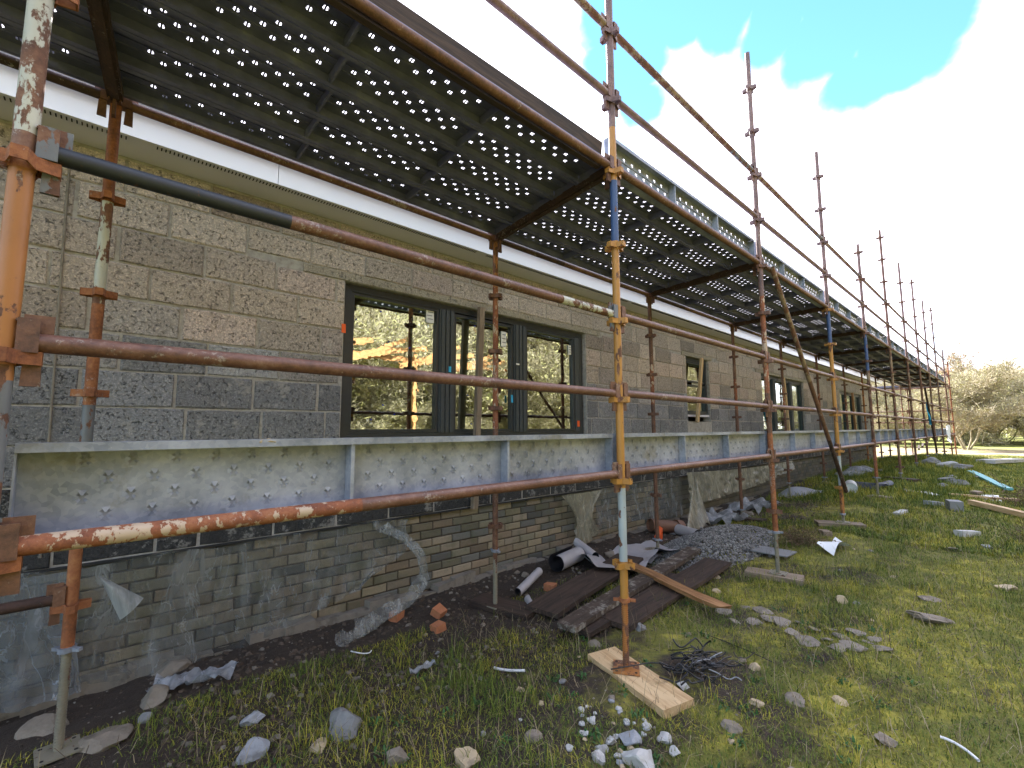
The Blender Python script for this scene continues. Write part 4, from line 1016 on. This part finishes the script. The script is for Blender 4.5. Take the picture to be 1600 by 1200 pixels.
def curl(s, t):   # rolled torn edge of the sheet
    pts = [(1.75, 3.60, -.79), (1.98, 3.56, -.92), (2.12, 3.50, -1.08), (2.10, 3.44, -1.25), (1.90, 3.36, -1.38), (1.55, 3.30, -1.42), (1.30, 3.22, -1.43)]
    k = s*(len(pts)-1); i = min(int(k), len(pts)-2); p = Vector(pts[i]).lerp(Vector(pts[i+1]), k-i)
    a = t*4.4+float(fbm(s*14, 2, 3))*4; r = .018+.06*float(fbm(s*11, t*2, 9)); return (p.x+r*math.cos(a), p.y+r*math.sin(a)*.6, p.z+r*math.sin(a))
cloth('polythene_roll', curl, 90, 16, 'poly3', 'rolled torn edge of clear polythene trailing down to the ground', 'polythene sheet')
def strip(s, t):
    a = 3.4; x = .05+.33*t+.1*s; z = -.78-.62*s; return (x*(1-s*.2)-.02+.12*s, 3.57-.05*math.sin(t*3.1)-.06*s, z+.03*t)
cloth('polythene_flap', lambda s, t: (.03+.10*s*t+.11*s, 3.56-.04*math.sin(t*3)-.03*s, -.82-.27*s+.10*s*t), 20, 10, 'polyr', 'pointed white flap of polythene right of the first inner standard', 'polythene sheet')
cloth('polythene_sheet', hang(-1.1, -.10, lambda s: -.78, lambda s: -1.42, 5, .05, 14, lambda s, t: .1*t, y=3.60), 40, 24, 'polyl', 'milky polythene hanging at the left edge behind the low cross tube', 'polythene sheet')
cloth('polythene_sheet', hang(3.95, 4.75, lambda s: -.775, lambda s: -1.33-.05*math.sin(s*5), 4, .05, 21, lambda s, t: (.45-s)*.5*math.sin(t*2.6)+.05, y=3.60), 44, 26, 'poly2', 'milky gathered polythene hanging on the plinth right of the large window', 'polythene sheet')
cloth('polythene_sheet', hang(4.7, 6.9, lambda s: -.775, lambda s: -1.32+.05*math.sin(s*5), 7, .012, 31, y=3.65), 60, 26, 'poly', 'thin clear polythene over dark bricks below the small gap before the small window', 'polythene sheet')
cloth('polythene_sheet', hang(6.95, 12.1, lambda s: -.70-.06*s-.05*math.sin(s*3.14), lambda s: -1.20+.26*s*s, 12, .05, 41, y=3.57), 110, 26, 'poly2', 'dusty draped polythene below the small window', 'polythene sheet')
cloth('polythene_sheet', lambda s, t: (6.95-.75*t*s-.15*t, 3.42-.3*t, -.74-.70*t+.06*math.sin(s*9)), 20, 24, 'poly2', 'twisted tail of dusty polythene falling to the clay pipe', 'polythene sheet')
def gcloth(pts, wid, fn, label, mat='membrane', name='membrane_strip', cat='membrane', nu=50, nv=10):
    P = [gp(*q) for q in pts]
    def f(s, t):
        k = s*(len(P)-1); i = min(int(k), len(P)-2); p = P[i].lerp(P[i+1], k-i); d = (P[i+1]-P[i]); d.z = 0; d.normalize(); n = Vector((-d.y, d.x, 0))
        q = p+n*(t-.5)*wid; dz = fn(s, t); return (q.x, q.y, max(q.z, h1(q.x, q.y))+.012+dz)
    cloth(name, f, nu, nv, mat, label, cat)
gcloth([(905, 868), (960, 905), (1010, 875), (1100, 862)], .34, lambda s, t: .13*abs(math.sin(s*7))*(1-t)+.03*math.sin(s*21+t*3)**2, 'long grey membrane strip lying in folds along the trench')
def roll(u, v, L, r, az, label, turns=1.6, tilt=0):
    p = gp(u, v); d = Vector((math.cos(az), math.sin(az), 0)); n = Vector((-d.y, d.x, 0))
    def f(s, t):
        a = -math.pi/2+t*turns*2*math.pi; rr_ = r*(.55+.45*t); return p+d*L*(s-.5)*(1+.15*t)+n*math.cos(a)*rr_+Vector((0, 0, r+math.sin(a)*rr_+tilt*s))
    cloth('membrane_roll', f, 16, 40, 'membrane_roll', label, 'membrane')
roll(888, 888, .42, .10, .2, 'curled grey membrane with black inside behind the dark planks', 1.4)
roll(915, 878, .26, .075, 1.5, 'upright curl of grey membrane with a black inside', 1.2, .1)
roll(826, 922, .42, .045, .35, 'small rolled grey membrane piece right of the second inner standard', 1.0, .06)
roll(828, 952, .16, .04, 1.0, 'pale grey curled scrap near the muddy sole board', .55)
roll(1075, 845, .34, .10, 1.2, 'curled grey membrane beside the orange scrap', 1.1)
gcloth([(985, 880), (1000, 872), (1040, 864)], .5, lambda s, t: .02+.05*abs(math.sin(s*4)), 'flat grey membrane sheet around the third inner standard foot')
gcloth([(1290, 868), (1300, 862), (1318, 855)], .16, lambda s, t: .10*abs(math.sin(s*3+t)), 'crumpled white sheet scrap beside the trench', 'whitepl', 'plastic_scrap', 'plastic', 12, 6)
gcloth([(1215, 775), (1240, 775), (1275, 768)], .5, lambda s, t: .16*math.sin(s*3.1)*math.sin(t*3.1), 'bulging grey plastic bag by the plinth beyond the draped polythene', 'greyplastic', 'plastic_bag', 'bag', 16, 10)
gcloth([(1325, 745), (1345, 740), (1362, 738)], .6, lambda s, t: .15*math.sin(s*3.1)*math.sin(t*3.1)+.05*math.sin(s*20), 'crumpled grey sheet under the scaffold beyond the brace foot', 'polyg', 'crumpled_sheet', 'sheet', 20, 12)
gcloth([(1350, 765), (1368, 760), (1390, 762)], .5, lambda s, t: .08*abs(math.sin(s*6)), 'dark blue crumpled sheet behind the fifth sole board', 'darkblue', 'crumpled_sheet', 'sheet', 20, 8)
roll2 = MB(); roll2.tube((-.3, 0, 0), (.3, 0, 0), .10, 20, hollow=True); p = gp(1330, 768); ob('membrane_roll', roll2.mesh('membrane_roll', M['whitepl']), None, (p.x, p.y, p.z+.09), (0, 0, .2), label='white roll lying behind the brace foot', cat='roll')
for (u, v, lab) in [(1130, 815, 'crumpled grey plastic against the plinth left of the fourth inner foot'), (1180, 795, 'grey plastic heap in the trench beyond the fourth inner standard')]:
    gcloth([(u-20, v+6), (u, v), (u+22, v-3)], .55, lambda s, t: .34*float(fbm(s*5+2, t*4, 63))-.08, lab, 'polyg', 'crumpled_sheet', 'sheet', 22, 10)
gcloth([(235, 1082), (300, 1072), (365, 1065)], .13, lambda s, t: .13*float(fbm(s*7+2, t*3, 61))-.03, 'torn clear polythene scrap lying at the foot of the brick plinth', 'polyg', 'polythene_scrap', 'plastic', 30, 8)
gcloth([(640, 1060), (665, 1052), (680, 1045)], .06, lambda s, t: .05*float(fbm(s*6+2, t*3, 62)), 'small clear plastic scrap in the dark grass', 'polyg', 'polythene_scrap', 'plastic', 14, 5)
# clay pipe, orange scrap
p = gp(1050, 838); cp_ = MB(); cp_.tube((-.22, 0, 0), (.2, 0, 0), .085, 20, hollow=True); cp_.tube((.2, 0, 0), (.30, 0, 0), .105, 20, hollow=True)
ob('clay_pipe', cp_.mesh('clay_pipe', M['clay']), None, (p.x+.05, p.y+.15, p.z+.10), (0, .15, -.4), label='brown clay pipe at the foot of the twisted polythene', cat='pipe')
mb = MB(); mb.box((0, 0, 0), (.14, .07, .15), jit=.015, taper=.7); p = gp(1036, 845); ob('orange_scrap', mb.mesh('orange_scrap', M['oranget']), None, (p.x, p.y+.05, p.z+.09), (.2, .3, .3), label='bright orange plastic piece by the third inner standard', cat='plastic')
# small pipes, cables
def wire(name, pts, r, mat, label, cat, group=None, closed=False):
    cu = bpy.data.curves.new(name, 'CURVE'); cu.dimensions = '3D'; cu.bevel_depth = r; cu.bevel_resolution = 2; cu.resolution_u = 6
    sp_ = cu.splines.new('NURBS'); sp_.points.add(len(pts)-1); sp_.use_endpoint_u = True; sp_.order_u = 3
    for q, p in zip(sp_.points, pts): q.co = (*p, 1)
    tmp = bpy.data.objects.new('t', cu); C.objects.link(tmp); bpy.context.view_layer.update()
    me = bpy.data.meshes.new_from_object(tmp.evaluated_get(bpy.context.evaluated_depsgraph_get())); bpy.data.objects.remove(tmp)
    me.materials.clear(); me.materials.append(M[mat]); me.name = name
    return ob(name, me, None, label=label, cat=cat, group=group)
def gpts(ps, dz=.012): 
    r = []
    for q in ps: p = gp(*q); r.append((p.x, p.y, p.z+dz))
    return r
wire('plastic_pipe', gpts([(772, 1050), (790, 1054), (820, 1052)], .015), .008, 'whitepl', 'short white plastic pipe in the grass below the large window', 'pipe')
wire('plastic_pipe', gpts([(1470, 1163), (1500, 1170), (1530, 1198)], .02), .006, 'whitepl', 'thin white bent strip in the grass at bottom right', 'pipe')
wire('plastic_pipe', gpts([(548, 1022), (578, 1030), (580, 1022)], .015), .004, 'whitepl', 'thin white plastic strip in the grass at left', 'pipe')
rc = random.Random(9)
for i in range(46):
    u, v = rc.gauss(1092, 26), rc.gauss(1052, 14); a = rc.uniform(-.5, .5); l = rc.uniform(25, 60); ps = []
    for j in range(5): ps.append((u+(j-2)*l/4*math.cos(a)+rc.uniform(-6, 6), v+(j-2)*l/4*math.sin(a)*.6+rc.uniform(-4, 4)))
    P = gpts(ps); P = [(x, y, z+rc.uniform(0, .07)) for x, y, z in P]
    wire('cable_offcut', P, rc.choice((.003, .004, .005)), 'cable' if rc.random() < .85 else 'greyplastic', 'black cable offcut in the tangle right of the pine sole board', 'cable', 'tangle of black cable offcuts')
wire('cable', gpts([(955, 1062), (990, 1056), (1030, 1048), (1060, 1062)], .055), .004, 'cable', 'black cable looped over the pine sole board', 'cable')
wire('cable', gpts([(1185, 1050), (1240, 1000), (1330, 985)], .01)[:0] or gpts([(1090, 990), (1150, 1010), (1210, 1040)], .01), .003, 'cable', 'thin black cable trailing right above the tangle', 'cable')
# small hanging things at the far end
cloth('blue_sheet', lambda s, t: (17.3+.35*t+.12*s, YO-.05+.03*math.sin(s*6+t*5), .72-.62*t-.03*s), 6, 20, 'bluesheet', 'bright blue sheet tied to the eighth outer standard', 'sheet')
cloth('white_bag', lambda s, t: (22.4+.35*s, YO-.08+.05*math.sin(s*6+t*5), -.0-.55*t+.1*math.sin(s*3)), 6, 14, 'whitepl', 'pale plastic bag hanging near the far corner', 'bag')

# ------------------------------------------------------------------ gravel, pebbles, grass (nobody could count them)
def scatter_rocks(name, X, Y, size, mat, label, flat=.6, zoff=0):
    n = len(X); base = np.array([(1, 0, -.5), (-.5, .87, -.4), (-.5, -.87, -.5), (.3, .2, .8), (-.6, .1, .6), (.2, -.7, .5)]); F = [(0, 1, 3), (1, 4, 3), (1, 2, 4), (2, 5, 4), (2, 0, 5), (0, 3, 5), (3, 4, 5)]
    a = RNG.rand(n)*6.28; s = size*(.6+.9*RNG.rand(n)); Z = hz(X, Y)+zoff
    B = base[None]*(1+.5*(RNG.rand(n, 6, 3)-.5)); ca, sa = np.cos(a)[:, None], np.sin(a)[:, None]
    V = np.stack([(B[:, :, 0]*ca-B[:, :, 1]*sa)*s[:, None]+X[:, None], (B[:, :, 0]*sa+B[:, :, 1]*ca)*s[:, None]+Y[:, None], B[:, :, 2]*s[:, None]*flat+np.broadcast_to(np.asarray(Z), (n,))[:, None]], 2)
    FF = (np.array(F)[None]+(np.arange(n)*6)[:, None, None]).reshape(-1, 3)
    ob(name, npmesh(name, V.reshape(-1, 3), FF, M[mat]), None, label=label, cat=name.replace('_', ' '), kind='stuff')
g0 = gp(1110, 868); n = 9000; th = RNG.rand(n)*6.28; rad = np.sqrt(RNG.rand(n)); X = g0.x+.45+rad*np.cos(th)*1.25; Y = g0.y+.1+rad*np.sin(th)*.55
scatter_rocks('gravel_heap', X, Y, .012, 'gravel', 'heap of grey gravel chips between the dark planks and the trench', .8, .20*np.clip(1-rad**1.5, 0, 1))
n = 15000; X = -.8+RNG.rand(n)**1.3*13; Y = RNG.rand(n)*3.7-.1; k = fbm(X*2, Y*2, 5) > .42-.08*(Y > 2.4); scatter_rocks('soil_crumbs', X[k], Y[k], .0065, 'pebble', 'loose soil crumbs and tiny stones under the scaffold')
n = 2500; X = .3+RNG.rand(n)**1.4*9; Y = 2.1+RNG.rand(n)*1.5; scatter_rocks('rubble_bits', X, Y, .02, 'pebble', 'small rubble bits along the foot of the wall')
def cover(X, Y):
    a = -.22*Y+.050*X+.55+.6*np.clip((2.6-X)/2, 0, 1)+(fbm(X*1.4+31, Y*1.4+7, 12, 4)-.47)*3.2
    return np.clip((a+.12)/.5, 0.04, 1)
def blades(name, X, Y, L, w, mat, label, lean=.9, flat=1.0):
    n = len(X); a = RNG.rand(n)*6.28; le = (RNG.rand(n)*.9+.15)*lean; L = L*(.5+RNG.rand(n)); Z = hz(X, Y)-.004
    dx, dy = np.cos(a), np.sin(a); px, py = -dy*w/2, dx*w/2
    def pt(t, bend, ws): h = L*t*np.cos(le*bend)*flat; o = L*t*np.sin(le*bend); return [np.stack([X+dx*o+s*px*ws, Y+dy*o+s*py*ws, Z+h], 1) for s in (-1, 1)]
    a0, a1 = pt(0, .6, 1); b0, b1 = pt(.55, .8, .8); c0, c1 = pt(1, 1.25, 0.0)
    V = np.stack([a0, a1, b1, b0, c0], 1); idx = np.arange(n)[:, None]*5
    F = np.concatenate([idx+np.array([0, 1, 2]), idx+np.array([0, 2, 3]), idx+np.array([3, 2, 4])], 0)
    ob(name, npmesh(name, V.reshape(-1, 3), F, M[mat]), None, label=label, cat='grass', kind='stuff')
def field(n, x0, x1, p, y0, y1):
    X = x0+(x1-x0)*RNG.rand(n)**p; Y = y0+(y1-y0)*RNG.rand(n); k = RNG.rand(n) < cover(X, Y); 
    k &= ~((X > 2.0) & (X < 2.75) & (Y > 1.45) & (Y < 1.85) & (X+1.2*Y < 4.75))
    return X[k], Y[k]
X, Y = field(190000, -.6, 7, 1.0, -.6, 3.1); blades('short_grass', X, Y, .030, .0032, 'blade', 'short mossy grass in the trodden ground near the camera', 1.1)
X, Y = field(60000, -.6, 7, 1.0, -.6, 3.0); k = fbm(X*4, Y*4, 77) > .55; blades('tufted_grass', X[k], Y[k], .085, .0036, 'blade', 'taller green grass tufts near the camera', .9)
X, Y = field(150000, 7, 30, 1.5, -1.5, 3.1); blades('mound_grass', X, Y, .055, .0075, 'blade', 'grass on the rising mound under the far bays', .9)
X, Y = field(30000, 9.5, 24, 1.0, .6, 3.4); blades('tall_grass', X, Y, .12, .008, 'blade', 'deeper green grass on the shaded mound', .8)
n = 10000; X = -.5+RNG.rand(n)*10; Y = RNG.rand(n)*3.3-.4; blades('dry_straw', X, Y, .13, .0028, 'straw', 'dry straw and twigs lying across the ground', 1.45)
n = 80; cx = .2+RNG.rand(n)*4; cyy = .5+RNG.rand(n)*2.0; X = np.repeat(cx, 14)+RNG.randn(n*14)*.022; Y = np.repeat(cyy, 14)+RNG.randn(n*14)*.022; blades('weed_leaves', X, Y, .032, .013, 'weed', 'small broad leaved weeds dotted among the grass', 1.1)

# ------------------------------------------------------------------ trees
def grow(seed, height, stems, spread, levels, tw=.012, split=(4, 6), upb=.35, base=.09):
    r = random.Random(seed); segs = []; tips = []
    def br(p, d, L, rad, lev):
        n = 3 if lev else 4; q = p; 
        for i in range(n):
            d2 = (d+Vector((r.gauss(0, .16), r.gauss(0, .16), r.gauss(0, .12)+.04*upb))).normalized(); e = q+d2*(L/n); ra = rad*(1-.5*i/n); rb = rad*(1-.5*(i+1)/n)
            segs.append((q, e, ra, rb, lev)); 
            if lev < levels and (i > 0 or lev > 0):
                for _ in range(r.randint(*split) if lev else r.randint(1, 2)):
                    ax = Vector((r.gauss(0, 1), r.gauss(0, 1), r.gauss(0, .6)+upb)).normalized(); nd = (d2*.75+ax*spread).normalized()
                    br(q.lerp(e, r.random()), nd, L*r.uniform(.42, .68), rb*.62, lev+1)
            d, q = d2, e
        if lev >= levels-1: tips.append(q)
    for s in range(stems):
        a = 6.28*s/stems+r.uniform(-.4, .4); d = Vector((math.cos(a)*(.45 if stems > 1 else .05), math.sin(a)*(.45 if stems > 1 else .05), 1)).normalized()
        br(Vector((math.cos(a)*.08*(stems > 1), math.sin(a)*.08*(stems > 1), -.15)), d, height*r.uniform(.5, .62), base*r.uniform(.7, 1.1), 0)
    return segs, tips
def tree_mesh(seed, height, stems, spread, levels, bark, buds, split=(2, 4), nb=2, tw=.007, bs=.05):
    segs, tips = grow(seed, height, stems, spread, levels, split=split)
    tv, tf, cv, cf, cm = [], [], [], [], []
    for (a, b, ra, rb, lev) in segs:
        V, F = (tv, tf) if lev == 0 else (cv, cf); k = 6 if lev == 0 else 3; ra = max(ra, tw); rb = max(rb, tw*.7)
        d = (b-a).normalized(); p = d.cross(Vector((.3, .5, .8))).normalized(); q = d.cross(p); s = len(V)
        for c, rr_ in ((a, ra), (b, rb)):
            for j in range(k): V.append(tuple(c+(p*math.cos(6.283*j/k)+q*math.sin(6.283*j/k))*rr_))
        for j in range(k):
            F.append((s+j, s+(j+1) % k, s+k+(j+1) % k, s+k+j))
            if lev: cm.append(0)
    r = np.random.RandomState(seed); T = np.array([tuple(t) for t in tips]); T = np.repeat(T, nb, 0); n = len(T)
    T = T+r.randn(n, 3)*.16; A = r.randn(n, 3)*bs; B = r.randn(n, 3)*bs*.6
    # sprays: thin curved slivers of twig with buds
    s = len(cv); q = np.stack([T-A, T+B*.35, T+A, T-B*.35], 1).reshape(-1, 3); cv = cv+[tuple(x) for x in q]
    cf += [(s+4*i, s+4*i+1, s+4*i+2, s+4*i+3) for i in range(n)]; cm += [1]*n
    return npmesh('trunk', tv, tf, M[bark], True), npmesh('crown', cv, cf, [M['twig'], M[buds]], False, cm)
TV = [tree_mesh(1, 7.0, 4, .75, 4, 'bark', 'bud', nb=1, bs=.06, tw=.011), tree_mesh(2, 7.5, 3, .7, 4, 'barky', 'bud', nb=1, bs=.06, tw=.011), tree_mesh(3, 6.5, 5, .8, 4, 'bark', 'bud', nb=1, bs=.06, tw=.011), tree_mesh(4, 8.0, 3, .7, 4, 'bark', 'budo', nb=2, bs=.06, tw=.011)]
def tree(x, y, s, v, label, group, rz):
    t = empty('bare_tree', (x, y, h1(x, y)), (0, 0, rz), label=label, cat='tree', group=group)
    for nm, me in zip(('trunk', 'crown'), TV[v]): o = ob(nm, me, t); o.scale = (s, s, s*1.0)
rt = random.Random(21)
tree(37.5, 1.9, .80, 0, 'multi stemmed pale bare tree standing nearest beyond the scaffold corner, in front of the thicket', 'bare trees beyond the building', .4)
i = 0
for (x, y, s, v) in [(50, .6, .85, 1), (53, 3.2, .95, 2), (52, 6.6, .95, 1), (49, 9.5, .95, 0), (57, -1.6, .95, 1), (60, 5, 1.05, 3), (63, 1.2, 1.1, 2), (62, 9, 1.05, 1), (66, 13, 1.1, 0), (60, -5, 1.1, 2), (70, 5, 1.25, 1), (72, -1, 1.25, 0),
                     (56, 15, 1.0, 2), (70, 19, 1.1, 1), (66, -9, 1.1, 3), (55, -8.5, 1, 1), (44, 12.5, .9, 2), (78, 10, 1.3, 1), (80, 2, 1.3, 2), (47, 4.6, .55, 1), (46, -3.6, .6, 0), (41, 5.5, .5, 2), (50, -1.2, .85, 0), (54, 1.6, .95, 3), (47, 2.4, .7, 2), (58, 2.8, 1.0, 0), (64, -2, 1.15, 2), (53, -3.4, .95, 2), (49, 7.4, .85, 2)]:
    lab = ['bare yellow green tree left of centre in the near thicket', 'bare tree standing in the thicket beyond the building', 'bare tree in the thicket seen through the far scaffold'][0 if i == 0 else (1 if y < 3 else 2)]
    tree(x, y, s*rt.uniform(.92, 1.06), v, lab, 'bare trees beyond the building', rt.uniform(0, 6.28)); i += 1
for row, yy in enumerate((-9.5, -13.5)):
    x = -7.0
    while x < 44:
        tree(x+rt.uniform(-.6, .6), yy+rt.uniform(-1, 1), rt.uniform(1.0, 1.3)+.2*row, rt.choice((1, 1, 2, 0, 3)), 'bare yellow green tree of the hedge across the grass, seen only mirrored in the windows', 'trees mirrored in the windows', rt.uniform(0, 6.28)); x += 3.1
# far hedge line so that the horizon is not bare
n = 26000; hx = 85+RNG.rand(n)*30; hy = -90+RNG.rand(n)*170; hh = (2.5+4.5*fbm(hy*.12, hx*.05, 4)); Zc = -1.3+hh*RNG.rand(n)**.8; A = RNG.randn(n, 3)*.28; B = RNG.randn(n, 3)*.10; P0 = np.stack([hx, hy, Zc], 1)
q = np.stack([P0-A, P0+B, P0+A, P0-B], 1).reshape(-1, 3); ob('far_wood', npmesh('far_wood', q, np.arange(n*4).reshape(-1, 4), M['twig']), None, label='distant bare woodland behind the thicket', cat='woodland', kind='stuff')
# bramble at the right edge
def bramble(u, v, s, label, seed, n=520):
    r = random.Random(seed); p = gp(u, v); V = []; F = []
    for i in range(n):
        a = Vector((r.gauss(0, .25), r.gauss(0, .25), 0))*s; d = Vector((r.gauss(0, .6), r.gauss(0, .6), 1)).normalized(); w = .006*s
        for k in range(4):
            b = a+d*r.uniform(.12, .22)*s; d = (d+Vector((r.gauss(0, .35), r.gauss(0, .35), -.25))).normalized(); q = Vector((r.gauss(0, 1), r.gauss(0, 1), r.gauss(0, 1))).normalized()*w; m = len(V)
            V += [tuple(a-q), tuple(a+q), tuple(b+q*.8), tuple(b-q*.8)]; F.append((m, m+1, m+2, m+3)); a = b
            if r.random() < .4: m = len(V); e = Vector((r.gauss(0, 1), r.gauss(0, 1), r.gauss(0, 1)))*.02*s; g = Vector((r.gauss(0, 1), r.gauss(0, 1), r.gauss(0, 1)))*.02*s; V += [tuple(a), tuple(a+e), tuple(a+e+g), tuple(a+g)]; F.append((m, m+1, m+2, m+3))
    ob('bramble_bush', npmesh('bramble_bush', V, F, M['bramble']), None, p, label=label, cat='bush')
bramble(1632, 795, .7, 'reddish bramble bush at the right edge of the picture', 3, 170)
bramble(1625, 850, .4, 'low bramble clump below the larger one at the right edge', 4, 120)
bramble(1250, 850, .35, 'low green brown weed clump on the bank by the trench', 5, 300)
# made-up timber frame across the grass, added for orange streaks mirrored in the windows
tfm = empty('added_timber_frame', (3.6, -5.7, h1(3.6, -5.7)), label='unseen orange timber frame added to make orange streaks mirrored in the large window', cat='added timber frame')
def member(name, a, b, w, d):
    a = Vector(a)-tfm.location; b = Vector(b)-tfm.location; m = MB(); x = (b-a).normalized(); z = x.cross(Vector((0, 1, 0))).normalized(); y = z.cross(x)
    m.box((a+b)/2, ((b-a).length, w, d), Matrix((x, y, z)).transposed()); ob(name, m.mesh(name, M['rafter']), tfm)
for i in range(11): member('beam', (3.6+i*.68, -5.6-.03*i, 2.25+.22*math.sin(i*2.1)), (5.4+i*.68, -5.7-.03*i, 2.75+.3*math.sin(i*2.1+1)), .05, .16)
for x in (3.7, 7.6, 11.9): member('post', (x, -5.8, -1.5), (x, -5.8, 2.5), .12, .12)
member('rail', (3.5, -5.85, 2.3), (12.2, -6.0, 2.3), .06, .14)
x = -6
while x < 36:
    tree(x, -7.9+rt.uniform(-.6, .6), rt.uniform(.30, .45), rt.choice((1, 2, 0)), 'low bare bush at the foot of the hedge across the grass, seen only mirrored', 'bushes mirrored in the windows', rt.uniform(0, 6.28)); x += 1.5
n = 24000; hx = -50+RNG.rand(n)*170; hy = -34-RNG.rand(n)*14; hh = 5+5*fbm(hx*.12, hy*.05, 4); Zc = -1.3+hh*RNG.rand(n)**.9; A = RNG.randn(n, 3)*.35; B = RNG.randn(n, 3)*.16; P0 = np.stack([hx, hy, Zc], 1)
q = np.stack([P0-A, P0+B, P0+A, P0-B], 1).reshape(-1, 3); ob('far_wood', npmesh('far_wood', q, np.arange(n*4).reshape(-1, 4), M['twig']), None, label='bare woodland behind the hedge across the grass', cat='woodland', kind='stuff')
# leave out of every mesh what is not used
for me in list(bpy.data.meshes):
    if me.users == 0: bpy.data.meshes.remove(me)
